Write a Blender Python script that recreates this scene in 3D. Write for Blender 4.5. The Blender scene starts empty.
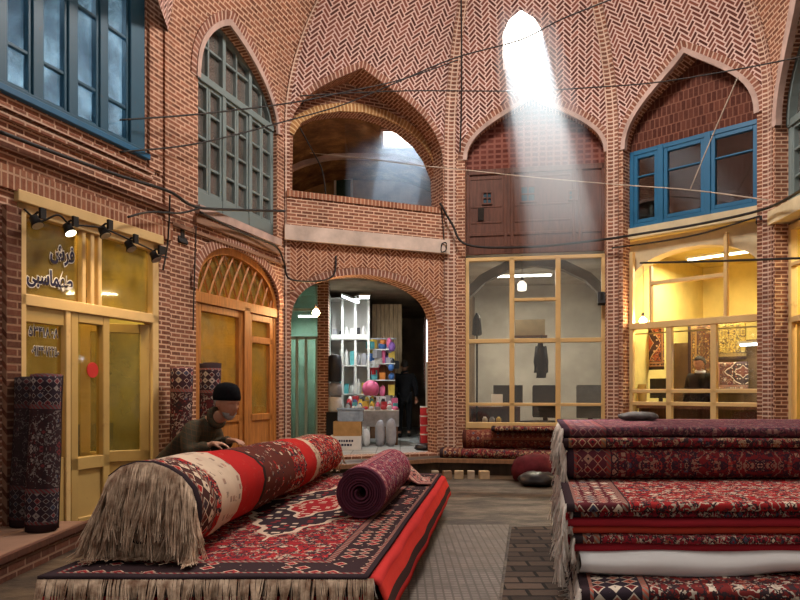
import bpy, bmesh, math, random
from mathutils import Vector, Matrix, noise
from mathutils.geometry import tessellate_polygon
random.seed(7)
S = bpy.context.scene
COL = S.collection
PI = math.pi
EYE = 1.5; FPX = 700.0; HZ = 392.0

# ------------------------------------------------------------ small helpers
def ray(px, py, d):
    return Vector(((px-400)/FPX*d, d, EYE+(HZ-py)/FPX*d))

def link(name, me, parent=None):
    o = bpy.data.objects.new(name, me); COL.objects.link(o)
    if parent is not None: o.parent = parent
    return o

def obj(name, bm, mat, parent=None, smooth=False, norm=False):
    if norm: bmesh.ops.recalc_face_normals(bm, faces=bm.faces[:])
    me = bpy.data.meshes.new(name); bm.to_mesh(me); bm.free()
    if me.uv_layers: me.uv_layers[0].name = 'UVMap'
    for m in (mat if isinstance(mat, (list, tuple)) else [mat]): me.materials.append(m)
    if smooth:
        for p in me.polygons: p.use_smooth = True
    return link(name, me, parent)

def tag(o, label=None, cat=None, group=None, kind=None):
    if label: o['label'] = label
    if cat: o['category'] = cat
    if group: o['group'] = group
    if kind: o['kind'] = kind
    return o

def thing(name, loc, label, cat, group=None, kind=None, rz=0):
    o = bpy.data.objects.new(name, None); COL.objects.link(o)
    o.location = loc; o.rotation_euler = (0, 0, rz)
    o.empty_display_size = .1
    return tag(o, label, cat, group, kind)

def copy_tree(o, parent=None):
    c = o.copy(); COL.objects.link(c)
    if parent is not None: c.parent = parent
    for ch in list(o.children): copy_tree(ch, c)
    return c

def reorigin(o, p):
    """move a mesh object's origin to p, geometry stays"""
    o.data.transform(Matrix.Translation(-Vector(p))); o.location = p
    return o

def adopt(child, par):
    """parent keeping place (par has only a location/rotation)"""
    M = Matrix.Translation(par.location) @ par.rotation_euler.to_matrix().to_4x4()
    child.parent = par
    child.matrix_parent_inverse = M.inverted()
    return child

def box(bm, x0, x1, y0, y1, z0, z1, M=None):
    vs = [bm.verts.new((x, y, z)) for x in (x0, x1) for y in (y0, y1) for z in (z0, z1)]
    if M is not None:
        for v in vs: v.co = M @ v.co
    f = [(0,1,3,2),(4,6,7,5),(0,4,5,1),(2,3,7,6),(0,2,6,4),(1,5,7,3)]
    for q in f: bm.faces.new([vs[i] for i in q])
    return vs

def tube(bm, pts, r, n=6, caps=True, r1=None):
    pts = [Vector(p) for p in pts]
    rings = []
    up = Vector((0, 0, 1))
    for i, p in enumerate(pts):
        t = (pts[min(i+1, len(pts)-1)] - pts[max(i-1, 0)])
        t = t.normalized() if t.length > 1e-9 else Vector((0, 0, 1))
        a = t.cross(up)
        if a.length < 1e-3: a = t.cross(Vector((1, 0, 0)))
        a.normalize(); b = t.cross(a)
        k = i/max(1, len(pts)-1)
        rr = r[i] if isinstance(r, (list, tuple)) else (r if r1 is None else r+(r1-r)*k)
        rings.append([bm.verts.new(p + a*math.cos(2*PI*j/n)*rr + b*math.sin(2*PI*j/n)*rr) for j in range(n)])
    for A, B in zip(rings, rings[1:]):
        for j in range(n):
            bm.faces.new((A[j], A[(j+1) % n], B[(j+1) % n], B[j]))
    if caps:
        bm.faces.new(rings[0][::-1]); bm.faces.new(rings[-1])

def lathe(bm, prof, c=(0, 0, 0), n=20, M=None):
    rings = []
    for r, z in prof:
        ring = [bm.verts.new((c[0]+r*math.cos(2*PI*j/n), c[1]+r*math.sin(2*PI*j/n), c[2]+z)) for j in range(n)]
        rings.append(ring)
    for A, B in zip(rings, rings[1:]):
        for j in range(n): bm.faces.new((A[j], A[(j+1) % n], B[(j+1) % n], B[j]))
    bm.faces.new(rings[0][::-1]); bm.faces.new(rings[-1])
    if M is not None:
        for rg in rings:
            for v in rg: v.co = M @ v.co

def sag(a, b, s, n=24, wob=0.0):
    a, b = Vector(a), Vector(b); out = []
    for i in range(n+1):
        t = i/n; p = a.lerp(b, t); p.z -= s*4*t*(1-t)
        if wob: p += Vector((0, 0, wob*noise.noise(Vector((t*9, a.x, b.x)))))
        out.append(p)
    return out

# ------------------------------------------------------------ shader helper
class X:
    """a float socket with arithmetic"""
    def __init__(s, nt, k): s.nt = nt; s.k = k
    def op(s, o, *a, clamp=False):
        n = s.nt.nodes.new('ShaderNodeMath'); n.operation = o; n.use_clamp = clamp
        for i, v in enumerate((s,)+a):
            if isinstance(v, X): s.nt.links.new(v.k, n.inputs[i])
            else: n.inputs[i].default_value = v
        return X(s.nt, n.outputs[0])
    def __add__(s, o): return s.op('ADD', o)
    def __radd__(s, o): return s.op('ADD', o)
    def __sub__(s, o): return s.op('SUBTRACT', o)
    def __rsub__(s, o): return s.op('MULTIPLY', -1).op('ADD', o)
    def __mul__(s, o): return s.op('MULTIPLY', o)
    def __rmul__(s, o): return s.op('MULTIPLY', o)
    def __truediv__(s, o): return s.op('DIVIDE', o)
    def floor(s): return s.op('FLOOR')
    def fr(s): return s.op('FRACT')
    def mod(s, m): return s.op('FLOORED_MODULO', m)
    def lt(s, o): return s.op('LESS_THAN', o)
    def gt(s, o): return s.op('GREATER_THAN', o)
    def mn(s, o): return s.op('MINIMUM', o)
    def mx(s, o): return s.op('MAXIMUM', o)
    def ab(s): return s.op('ABSOLUTE')
    def sin(s): return s.op('SINE')
    def sel(s, a, b):            # s ? a : b
        if not isinstance(a, X): a = s*0+a
        return a*s + (1-s)*b

class Mat:
    def __init__(s, name, rough=.8, spec=.3):
        s.m = bpy.data.materials.new(name); s.m.use_nodes = True
        s.nt = s.m.node_tree; s.b = s.nt.nodes['Principled BSDF']
        s.b.inputs['Roughness'].default_value = rough
        s.b.inputs['Specular IOR Level'].default_value = spec
    def node(s, t, **kw):
        n = s.nt.nodes.new(t)
        for k, v in kw.items(): setattr(n, k, v)
        return n
    def ln(s, a, b): s.nt.links.new(a.k if isinstance(a, X) else a, b)
    def uv(s):
        u = s.node('ShaderNodeUVMap'); u.uv_map = 'UVMap'
        p = s.node('ShaderNodeSeparateXYZ'); s.ln(u.outputs[0], p.inputs[0])
        return u.outputs[0], X(s.nt, p.outputs[0]), X(s.nt, p.outputs[1])
    def objco(s):
        c = s.node('ShaderNodeTexCoord'); return c.outputs['Object']
    def geo(s):
        c = s.node('ShaderNodeNewGeometry'); return c.outputs['Position']
    def sep(s, v):
        p = s.node('ShaderNodeSeparateXYZ'); s.ln(v, p.inputs[0])
        return [X(s.nt, p.outputs[i]) for i in range(3)]
    def comb(s, x, y, z=0.0):
        p = s.node('ShaderNodeCombineXYZ')
        for i, v in enumerate((x, y, z)):
            if isinstance(v, X): s.ln(v, p.inputs[i])
            else: p.inputs[i].default_value = v
        return p.outputs[0]
    def noise(s, vec, scale, detail=4, rough=.6):
        n = s.node('ShaderNodeTexNoise'); n.inputs['Scale'].default_value = scale
        n.inputs['Detail'].default_value = detail; n.inputs['Roughness'].default_value = rough
        if vec is not None: s.ln(vec, n.inputs['Vector'])
        return X(s.nt, n.outputs['Fac'])
    def voro(s, vec, scale, feature='F1', rnd=1.0, metric='EUCLIDEAN'):
        n = s.node('ShaderNodeTexVoronoi'); n.inputs['Scale'].default_value = scale
        n.feature = feature; n.inputs['Randomness'].default_value = rnd
        if feature != 'DISTANCE_TO_EDGE': n.distance = metric
        s.ln(vec, n.inputs['Vector'])
        col = None
        if feature != 'DISTANCE_TO_EDGE':
            p = s.node('ShaderNodeSeparateColor'); s.ln(n.outputs['Color'], p.inputs[0]); col = X(s.nt, p.outputs[0])
        return X(s.nt, n.outputs['Distance']), col
    def ramp(s, f, stops, interp='LINEAR'):
        r = s.node('ShaderNodeValToRGB'); r.color_ramp.interpolation = interp
        e = r.color_ramp.elements
        while len(e) < len(stops): e.new(.5)
        for el, (p, c) in zip(e, stops): el.position = p; el.color = (*c, 1)
        if isinstance(f, X): s.ln(f, r.inputs[0])
        return r.outputs[0]
    def mix(s, f, a, b, mode='MIX'):
        n = s.node('ShaderNodeMix', data_type='RGBA', blend_type=mode)
        if isinstance(f, X): s.ln(f, n.inputs[0])
        else: n.inputs[0].default_value = f
        for i, v in ((6, a), (7, b)):
            if isinstance(v, (tuple, list)): n.inputs[i].default_value = (*v, 1)
            else: s.ln(v, n.inputs[i])
        return n.outputs[2]
    def color(s, c):
        if isinstance(c, (tuple, list)): s.b.inputs['Base Color'].default_value = (*c, 1)
        else: s.ln(c, s.b.inputs['Base Color'])
        return s
    def bump(s, h, strength=.5, dist=.01):
        n = s.node('ShaderNodeBump'); n.inputs['Strength'].default_value = strength
        n.inputs['Distance'].default_value = dist
        s.ln(h, n.inputs['Height']); s.ln(n.outputs[0], s.b.inputs['Normal'])
        return s

def brick_mat(name, dark, light, mortar, bw=.22, bh=.066, mw=.011, dirt=.35, swap=False, off=.5):
    m = Mat(name, .85, .2); vec, u, v = m.uv()
    if swap: vec = m.comb(v, u)
    b = m.node('ShaderNodeTexBrick'); m.ln(vec, b.inputs['Vector'])
    b.offset = off
    b.inputs['Scale'].default_value = 1; b.inputs['Brick Width'].default_value = bw
    b.inputs['Row Height'].default_value = bh; b.inputs['Mortar Size'].default_value = mw
    b.inputs['Mortar Smooth'].default_value = .3
    b.inputs['Color1'].default_value = (*dark, 1); b.inputs['Color2'].default_value = (*light, 1)
    b.inputs['Mortar'].default_value = (*mortar, 1); b.inputs['Bias'].default_value = -.1
    n1 = m.noise(m.geo(), 2.2, 5); n2 = m.noise(m.geo(), 30, 3)
    c = m.mix(n1.op('MULTIPLY_ADD', 2.2, -.75, clamp=True)*dirt, b.outputs['Color'], tuple(x*.35 for x in dark))
    c = m.mix(n2.op('MULTIPLY_ADD', 2, -.7, clamp=True)*.25, c, mortar)
    m.color(c)
    f = X(m.nt, b.outputs['Fac'])
    m.bump((1-f)+n2*.4, .6, .012)
    return m.m

def herring_mat(name, dark, light, mortar, W=.052, n=3, mort=.16):
    m = Mat(name, .85, .2); vec, u, v = m.uv()
    r = .70711/W
    x = (u+v)*r; y = (v-u)*r
    i = x.floor(); j = y.floor(); fx = x.fr(); fy = y.fr()
    k = (i-j).mod(2*n)
    hor = k.lt(n-.5)
    a = hor.sel(k+fx, (2*n-1-k)+fy); b = hor.sel(fy, fx)
    e = a.mn(n-a).mn(b).mn(1-b)
    mk = e.lt(mort)
    idx = hor.sel((i-k)*7.13+j*3.71, i*5.37+(j-(2*n-1-k))*9.17)
    wn = m.node('ShaderNodeTexWhiteNoise', noise_dimensions='1D'); m.ln(idx, wn.inputs['W'])
    col = m.mix(X(m.nt, wn.outputs['Value']), dark, light)
    n1 = m.noise(m.geo(), 1.6, 5); n2 = m.noise(m.geo(), 26, 3)
    col = m.mix(n1.op('MULTIPLY_ADD', 2.4, -.8, clamp=True)*.4, col, tuple(q*.4 for q in dark))
    col = m.mix(mk*(.75+n2*.4), col, mortar)
    m.color(col); m.bump((1-mk)+n2*.4, .6, .012)
    return m.m

def plain(name, c, rough=.7, spec=.3, var=.25, scale=6, metal=0, bumps=.15, c2=None):
    m = Mat(name, rough, spec)
    n = m.noise(m.geo(), scale, 5)
    k = n.op('MULTIPLY_ADD', 2.2, -.6, clamp=True)
    m.color(m.mix(k, tuple(q*(1-var) for q in c), c2 if c2 else tuple(min(1, q*(1+var)) for q in c)))
    m.b.inputs['Metallic'].default_value = metal
    if bumps: m.bump(m.noise(m.geo(), scale*8, 3), bumps, .004)
    return m.m

def wood(name, c, rough=.55, var=.4):
    m = Mat(name, rough, .35)
    x, y, z = m.sep(m.geo())
    n = m.noise(m.comb(x*14, y*14, z*1.6), 2.0, 6, .7)
    k = n.op('MULTIPLY_ADD', 2.4, -.7, clamp=True)
    m.color(m.mix(k, tuple(q*(1-var) for q in c), tuple(min(1, q*(1+var)) for q in c)))
    m.bump(n, .25, .004)
    return m.m

def paint(name, c, chip=None, amount=.5):
    m = Mat(name, .45, .4)
    n = m.noise(m.geo(), 9, 6, .7); n2 = m.noise(m.geo(), 3, 3)
    base = m.mix(n2, tuple(q*.8 for q in c), tuple(min(1, q*1.15) for q in c))
    m.color(m.mix(n.op('MULTIPLY_ADD', 8, -4.9, clamp=True)*amount, base, chip or tuple(q*.35 for q in c)))
    m.bump(n, .15, .003)
    return m.m

def glow(name, c, strength):
    m = bpy.data.materials.new(name); m.use_nodes = True; nt = m.node_tree; nt.nodes.clear()
    o = nt.nodes.new('ShaderNodeOutputMaterial'); e = nt.nodes.new('ShaderNodeEmission')
    e.inputs[0].default_value = (*c, 1); e.inputs[1].default_value = strength
    nt.links.new(e.outputs[0], o.inputs[0]); return m

def glass(name, tint=(1, 1, 1), refl=.12, rough=.03, dirt=None, damt=0.0):
    """thin window glass: straight-through transparency plus a surface reflection"""
    m = bpy.data.materials.new(name); m.use_nodes = True; nt = m.node_tree; nt.nodes.clear()
    o = nt.nodes.new('ShaderNodeOutputMaterial'); t = nt.nodes.new('ShaderNodeBsdfTransparent')
    t.inputs[0].default_value = (*tint, 1)
    g = nt.nodes.new('ShaderNodeBsdfGlossy'); g.inputs['Roughness'].default_value = rough
    lw = nt.nodes.new('ShaderNodeFresnel'); lw.inputs['IOR'].default_value = 1.5
    ma = nt.nodes.new('ShaderNodeMath'); ma.operation = 'ADD'; ma.use_clamp = True
    ma.inputs[1].default_value = refl; nt.links.new(lw.outputs[0], ma.inputs[0])
    ge = nt.nodes.new('ShaderNodeNewGeometry'); mb = nt.nodes.new('ShaderNodeMath'); mb.operation = 'SUBTRACT'; mb.inputs[0].default_value = 1
    nt.links.new(ge.outputs['Backfacing'], mb.inputs[1]); mc = nt.nodes.new('ShaderNodeMath'); mc.operation = 'MULTIPLY'
    nt.links.new(ma.outputs[0], mc.inputs[0]); nt.links.new(mb.outputs[0], mc.inputs[1])
    x = nt.nodes.new('ShaderNodeMixShader'); nt.links.new(mc.outputs[0], x.inputs[0])
    nt.links.new(t.outputs[0], x.inputs[1]); nt.links.new(g.outputs[0], x.inputs[2])
    last = x.outputs[0]
    if dirt:
        d = nt.nodes.new('ShaderNodeBsdfDiffuse'); d.inputs[0].default_value = (*dirt, 1)
        no = nt.nodes.new('ShaderNodeTexNoise'); no.inputs['Scale'].default_value = 3; no.inputs['Detail'].default_value = 5
        tc = nt.nodes.new('ShaderNodeNewGeometry'); nt.links.new(tc.outputs['Position'], no.inputs['Vector'])
        mr = nt.nodes.new('ShaderNodeMapRange'); mr.inputs[1].default_value = .3; mr.inputs[2].default_value = .7
        mr.inputs[3].default_value = damt*.5; mr.inputs[4].default_value = min(1, damt*1.4)
        nt.links.new(no.outputs['Fac'], mr.inputs[0])
        y = nt.nodes.new('ShaderNodeMixShader'); nt.links.new(mr.outputs[0], y.inputs[0])
        nt.links.new(last, y.inputs[1]); nt.links.new(d.outputs[0], y.inputs[2]); last = y.outputs[0]
    nt.links.new(last, o.inputs[0])
    return m

# ------------------------------------------------------------ wall frames
CX, CY = 1.3, 7.75
SPR = 5.5; DH = 2.75
def sz(z):
    if z <= SPR: return 1.0
    t = min(.985, (z-SPR)/DH)
    return math.sqrt(1-t*t)
def warp(p):
    s = sz(p.z); return Vector((CX+(p.x-CX)*s, CY+(p.y-CY)*s, p.z))
ARC = [0.0]
for i in range(1, 301):
    z0, z1 = SPR+DH*(i-1)/300, SPR+DH*i/300
    ARC.append(ARC[-1]+math.hypot(z1-z0, 3.6*(sz(z1)-sz(z0))))
def arc(z):
    if z <= SPR: return z-SPR
    return ARC[min(300, int((z-SPR)/DH*300))]

class Frame:
    def __init__(s, A, B, curved=True):
        s.A = Vector((A[0], A[1])); B = Vector((B[0], B[1]))
        s.L = (B-s.A).length; s.d = (B-s.A)/s.L; s.n = Vector((s.d.y, -s.d.x)); s.curved = curved
    def p(s, u, z, n=0.0):
        q = s.A+s.d*u+s.n*n; return Vector((q.x, q.y, z))
    def uz(s, px, py, n=0.0):
        # ray x=a*d ; plane point A+n*nn + d*u
        a = (px-400)/FPX; O = s.A+s.n*n
        # (a*D - O.x)*d.y - (D-O.y)*d.x = 0
        D = (O.x*s.d.y-O.y*s.d.x)/(a*s.d.y-s.d.x)
        u = (Vector((a*D, D))-O).dot(s.d)
        return u, EYE+(HZ-py)/FPX*D
    def uzw(s, px, py):
        """like uz, on the wall after it bends into the vault"""
        C = Vector((CX, CY)); ap = (C-s.A).dot(s.n); k = 1.0
        for _ in range(60):
            u, z = s.uz(px, py, ap*(1-k)); k = .5*k+.5*sz(z)
        q = s.A+s.d*u+s.n*ap*(1-k); q = C+(q-C)/k
        return (q-s.A).dot(s.d), z
    def M(s, u=0, z=0, n=0):
        """matrix: local x along the wall, y out of the wall into the court, z up"""
        o = s.p(u, z, n)
        return Matrix(((s.d.x, s.n.x, 0, o.x), (s.d.y, s.n.y, 0, o.y), (0, 0, 1, o.z), (0, 0, 0, 1)))
    def rz(s): return math.atan2(s.d.y, s.d.x)

def fbox(bm, F, u0, u1, z0, z1, n0, n1):
    return box(bm, u0, u1, n0, n1, z0, z1, F.M())

def warp_bm(bm):
    for v in bm.verts: v.co = warp(v.co)

def poly_wall(bm, F, outer, holes, n, jamb, matf=None, curved=True, dz=.1, back=True, sleeves=None):
    """flat wall panel with holes; faces get metre UVs; holes get jambs running back by jamb"""
    uvl = bm.loops.layers.uv.verify()
    loops = [outer]+holes
    tris = tessellate_polygon([[Vector((u, z, 0)) for u, z in L] for L in loops])
    flat = [q for L in loops for q in L]
    tb = bmesh.new(); vs = [tb.verts.new((u, z, 0)) for u, z in flat]
    for t in tris:
        try: tb.faces.new([vs[i] for i in t])
        except ValueError: pass
    zs = [q[1] for q in outer]; zz = max(zs)
    cuts = [5.4]
    z = SPR
    while curved and z < zz: cuts.append(z); z += dz
    for c in cuts:
        bmesh.ops.bisect_plane(tb, geom=tb.verts[:]+tb.edges[:]+tb.faces[:], plane_co=(0, c, 0), plane_no=(0, 1, 0))
    tb.faces.ensure_lookup_table()
    mp = {}
    um = F.L/2
    def V(u, z, nn, w=True):
        p = F.p(u, z, nn); return warp(p) if (curved and w) else p
    for f in tb.faces:
        co = [v.co.copy() for v in f.verts]
        if sum((co[i].x*co[(i+1) % len(co)].y-co[(i+1) % len(co)].x*co[i].y) for i in range(len(co))) < 0: co.reverse()
        nv = []
        for c in co:
            key = (round(c.x, 4), round(c.y, 4))
            if key not in mp: mp[key] = bm.verts.new(V(c.x, c.y, n))
            nv.append(mp[key])
        try: nf = bm.faces.new(nv)
        except ValueError: continue
        cz = sum(c.y for c in co)/len(co)
        if matf: nf.material_index = matf(cz)
        for l, c in zip(nf.loops, co):
            if curved: l[uvl].uv = ((c.x-um)*sz(c.y), arc(c.y))
            else: l[uvl].uv = (c.x, c.y)
    tb.free()
    for hi, h in enumerate(holes):
        s = 0; sv = (sleeves or {}).get(hi)
        for i in range(len(h)):
            a, b = h[i], h[(i+1) % len(h)]; L = math.hypot(b[0]-a[0], b[1]-a[1])
            if L < 1e-6: continue
            q = [bm.verts.new(V(a[0], a[1], n)), bm.verts.new(V(b[0], b[1], n)),
                 bm.verts.new(V(b[0], b[1], n)+sv if sv else V(b[0], b[1], n-jamb, False)), bm.verts.new(V(a[0], a[1], n)+sv if sv else V(a[0], a[1], n-jamb, False))]
            f = bm.faces.new(q)
            f.material_index = 0
            for l, uvv in zip(f.loops, ((0, s), (0, s+L), (jamb, s+L), (jamb, s))): l[uvl].uv = uvv
            s += L

def arch_pts(u0, u1, zs, za, um=None, n=12, k1=.55, k2=.5, k3=.25):
    um = (u0+u1)/2 if um is None else um; h = za-zs
    def bz(P, t):
        a = (1-t)**3; b = 3*(1-t)**2*t; c = 3*(1-t)*t*t; d = t**3
        return (a*P[0][0]+b*P[1][0]+c*P[2][0]+d*P[3][0], a*P[0][1]+b*P[1][1]+c*P[2][1]+d*P[3][1])
    Lp = [(u0, zs), (u0, zs+k1*h), (um-k2*(um-u0), za-k3*h), (um, za)]
    Rp = [(u1, zs), (u1, zs+k1*h), (um+k2*(u1-um), za-k3*h), (um, za)]
    return [bz(Lp, i/n) for i in range(n+1)]+[bz(Rp, 1-i/n) for i in range(1, n+1)]

def arch_hole(u0, u1, zb, zs, za, **k):
    return [(u0, zb)]+arch_pts(u0, u1, zs, za, **k)+[(u1, zb)]

def strip(bm, F, pts, w0, w1, n0, n1, curved=True, close=False):
    """moulding that follows a path on a wall, from w0 to w1 outside the path, n0..n1 deep"""
    uvl = bm.loops.layers.uv.verify(); s = 0; prev = None
    N = len(pts)
    for i, (u, z) in enumerate(pts):
        a = pts[max(0, i-1)]; b = pts[min(N-1, i+1)]
        t = Vector((b[0]-a[0], b[1]-a[1])).normalized(); o = Vector((-t.y, t.x))
        if i: s += math.hypot(u-pts[i-1][0], z-pts[i-1][1])
        cs = [(u+o.x*w0, z+o.y*w0, n0), (u+o.x*w0, z+o.y*w0, n1), (u+o.x*w1, z+o.y*w1, n1), (u+o.x*w1, z+o.y*w1, n0)]
        ring = []
        for q in cs:
            p = F.p(*q)
            if curved: p = warp(p)
            ring.append(bm.verts.new(p))
        if prev:
            pr, ps = prev; d = 0
            wid = [0, abs(n1-n0), abs(n1-n0)+abs(w1-w0), 2*abs(n1-n0)+abs(w1-w0)]
            for j in range(3):
                f = bm.faces.new((pr[j], pr[j+1], ring[j+1], ring[j]))
                for l, q in zip(f.loops, ((ps, wid[j]), (ps, wid[j+1]), (s, wid[j+1]), (s, wid[j]))): l[uvl].uv = (q[1], q[0])
        prev = (ring, s)
# ============================================================ materials
BR = brick_mat('brick_warm', (.14,.042,.022), (.33,.12,.065), (.70,.46,.32), bw=.165, bh=.052, mw=.0095)
BRS = brick_mat('brick_soldier', (.18,.055,.03), (.36,.14,.08), (.62,.42,.3), bw=.15, bh=.062, mw=.012, swap=False)
HB = herring_mat('brick_herringbone', (.09,.028,.020), (.27,.095,.065), (.72,.52,.45), mort=.185)
HBW = herring_mat('brick_herringbone_warm', (.17,.05,.025), (.36,.14,.07), (.64,.40,.27), W=.045)
RING = brick_mat('brick_arch_ring', (.17,.055,.03), (.33,.12,.075), (.66,.46,.36), bw=.3, bh=.062, mw=.011, off=0)
RINGY = brick_mat('brick_arch_ring_yellow', (.34,.15,.05), (.50,.25,.09), (.72,.5,.26), bw=.3, bh=.06, mw=.012, off=0)
SOLD = brick_mat('brick_on_end', (.20,.06,.03), (.38,.15,.08), (.55,.34,.22), bw=.062, bh=.21, mw=.011, off=0)
BRD = brick_mat('brick_dark', (.09,.03,.018), (.20,.07,.04), (.30,.17,.11), mw=.01)
LATT = brick_mat('brick_lattice', (.10,.025,.018), (.17,.05,.035), (.25,.10,.075), bw=.12, bh=.085, mw=.02, off=0)
PLA = plain('plaster_pink', (.46,.33,.28), .9, .1, .3, 3)
SLAB = plain('concrete_slab', (.60,.48,.40), .9, .1, .3, 2.5)
PLY = plain('plaster_cream', (.62,.52,.33), .85, .15, .18, 3)
PLW = plain('plaster_pale', (.62,.60,.55), .85, .15, .15, 2)
PLO = plain('plaster_stained', (.34,.20,.09), .9, .1, .6, 1.6)
YEL = paint('paint_yellow', (.52,.35,.12), (.25,.12,.03), .5)
YELP = paint('paint_cream', (.72,.50,.22), (.35,.18,.07), .4)
OCH = paint('paint_ochre', (.42,.27,.03), (.2,.1,.02), .5)
BLU = paint('paint_blue', (.022,.09,.145), (.10,.06,.04), .5)
BLUB = paint('paint_blue_bright', (.015,.12,.24), (.08,.05,.03), .3)
TEAL = paint('paint_teal', (.17,.22,.215), (.22,.15,.10), .7)
VARN = wood('wood_varnished', (.42,.16,.035))
BRN = wood('wood_brown', (.11,.042,.026))
PALW = wood('wood_pallet', (.50,.33,.16), .8)
OLDW = wood('wood_old', (.24,.12,.06), .8)
BLK = plain('black_rubber', (.012,.011,.011), .6, .3, .3, 20)
DARK = plain('dark_void', (.03,.025,.022), .9, .1, .3, 3)
MET = plain('metal_grey', (.35,.35,.36), .4, .5, .2, 12, metal=.8)
GCL = glass('glass_clear', (.92,.95,.96), .05)
GSKY = glass('glass_old_blue', (.80,.90,.96), .12, .06, (.04,.10,.17), .5)
GYEL = glass('glass_yellowed', (.95,.88,.62), .05, .04, (.27,.20,.06), .42)
GDUST = glass('glass_dusty', (.95,.93,.88), .05, .03, (.5,.48,.42), .04)
GTEAL = glass('glass_dusty_dark', (.8,.85,.85), .10, .05, (.30,.27,.24), .25)

# ============================================================ wall frames
c_1 = (-2.58, 7.85); c0 = (-1.714, 10.4); c1 = (.82, 11.5); c2 = (3.345, 11.05); c3 = (4.95, 9.36); c4 = (4.82, 6.7)
LA = (-4.938, 1.0)
FL = Frame(LA, c_1); F2 = Frame(c_1, c0); FB = Frame(c0, c1); FC = Frame(c1, c2); FR = Frame(c2, c3); FX = Frame(c3, c4)
ZF = .22; ZA = .5
TOP = SPR+DH*.97
REC = .22

def uu(F, px): return F.uz(px, 300)[0]
def zat(F, px, py, n=0): return F.uz(px, py, n)[1]
def structure(o): o['kind'] = 'structure'; return o
def struct(name, bm, mat, parent=None, **k):
    o = obj(name, bm, mat, parent, **k)
    if parent is None: structure(o)
    return o
matf = lambda z: 1 if z > 5.4 else 0

# ---- facet with the balcony
pu0, pu1 = uu(FB, 291), uu(FB, 437)
p_sp = (zat(FB, 292, 322)+zat(FB, 437, 322))/2; p_ap = FB.uz(372, 275)[1]
b_u0, b_u1 = uu(FB, 288), uu(FB, 443)
b_base = 4.47; b_sp = 5.2
bau, b_ap = FB.uzw(362, 68)
passage_arch = arch_hole(pu0, pu1, ZA, p_sp, p_ap, k1=.6, k2=.62, k3=.04)
balcony_arch = arch_hole(b_u0, b_u1, b_base, b_sp, b_ap, um=bau, k1=.6, k2=.5, k3=.22)
bm = bmesh.new()
poly_wall(bm, FB, [(0, 0), (FB.L, 0), (FB.L, TOP), (0, TOP)], [passage_arch, balcony_arch], 0, .35, matf)
struct('wall_balcony', bm, [BR, HB])
bm = bmesh.new(); strip(bm, FB, passage_arch[1:-1], -.002, .10, 0, .015); struct('trim_passage_arch', bm, RING)
bm = bmesh.new(); strip(bm, FB, balcony_arch[1:-1], -.002, .09, 0, .02); struct('trim_balcony_arch', bm, RING)
# herringbone panel over the passage
zs0, zs1 = 3.32, 3.86
bm = bmesh.new()
hp = [(0.02, zs1), (FB.L-.14, zs1)]
lowr = [(u, z) for u, z in arch_pts(pu0-.1, pu1+.1, p_sp, p_ap+.11, k1=.6, k2=.62, k3=.04) if z > 3.0]
lowr = [(max(.03, u), z) for u, z in lowr]
poly_wall(bm, FB, [(.02, 3.0)]+lowr+[(FB.L-.14, 3.0), (FB.L-.14, zs1), (.02, zs1)], [], .012, 0, curved=False)
struct('trim_herringbone', bm, HBW)
bm = bmesh.new(); fbox(bm, FB, -.02, FB.L-.05, 3.75, 3.97, 0, .10)
bmesh.ops.bevel(bm, geom=bm.edges[:], offset=.01, segments=1)
struct('trim_balcony_slab', bm, SLAB)
# parapet: courses proud of the wall, a rowlock on top
bm = bmesh.new(); poly_wall(bm, FB, [(.02, 3.97), (b_u1, 3.97), (b_u1, 4.42), (.02, 4.42)], [], .05, 0, curved=False)
uvl = bm.loops.layers.uv.verify()
struct('trim_parapet', bm, BR)
bm = bmesh.new(); fbox(bm, FB, .02, b_u1+.02, 4.40, 4.49, -.36, .07)
uvl = bm.loops.layers.uv.verify()
for f in bm.faces:
    for l in f.loops:
        q = FB.M().inverted() @ l.vert.co; l[uvl].uv = (q.x, q.z+q.y)
struct('trim_parapet_cap', bm, SOLD)
# inner flattened arch inside the balcony arch
inner = [FB.uz(px, py, -.35) for px, py in ((292, 196), (293, 135), (301, 122), (318, 114), (340, 111), (362, 112), (384, 118), (404, 128), (420, 141), (431, 157), (438, 174), (440, 204))]
inner[0] = (inner[0][0], 4.4); inner[-1] = (inner[-1][0], 4.4)
bm = bmesh.new()
poly_wall(bm, FB, [(-.12, 4.3), (FB.L, 4.3), (FB.L, 6.75), (-.12, 6.75)], [inner], -.352, .3, curved=False)
struct('wall_balcony_inner', bm, BR)
bm = bmesh.new(); strip(bm, FB, inner[1:], -.01, .12, -.352, -.32, curved=False); struct('trim_balcony_inner_arch', bm, RINGY)

SUN = Vector((-.06, -3.0, -3.7)).normalized()
# ---- middle facet: a tall arched bay
m_u0, m_u1 = uu(FC, 465), uu(FC, 606)
mau, m_ap = FC.uzw(531, 96)
m_sp = FC.uzw(466, 160)[1]
mid_arch = arch_hole(m_u0, m_u1, ZA, m_sp, m_ap, um=mau, k1=.5, k2=.5, k3=.3)
wq = [FC.uzw(*q) for q in ((503, 68), (503, 34), (509, 20), (521, 10), (534, 18), (543, 32), (545, 68))]
wlo = (wq[0][1]+wq[-1][1])/2; wq[0] = (wq[0][0], wlo); wq[-1] = (wq[-1][0], wlo)
bm = bmesh.new()
poly_wall(bm, FC, [(0, 0), (FC.L, 0), (FC.L, TOP), (0, TOP)], [mid_arch], 0, REC, matf)
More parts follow.
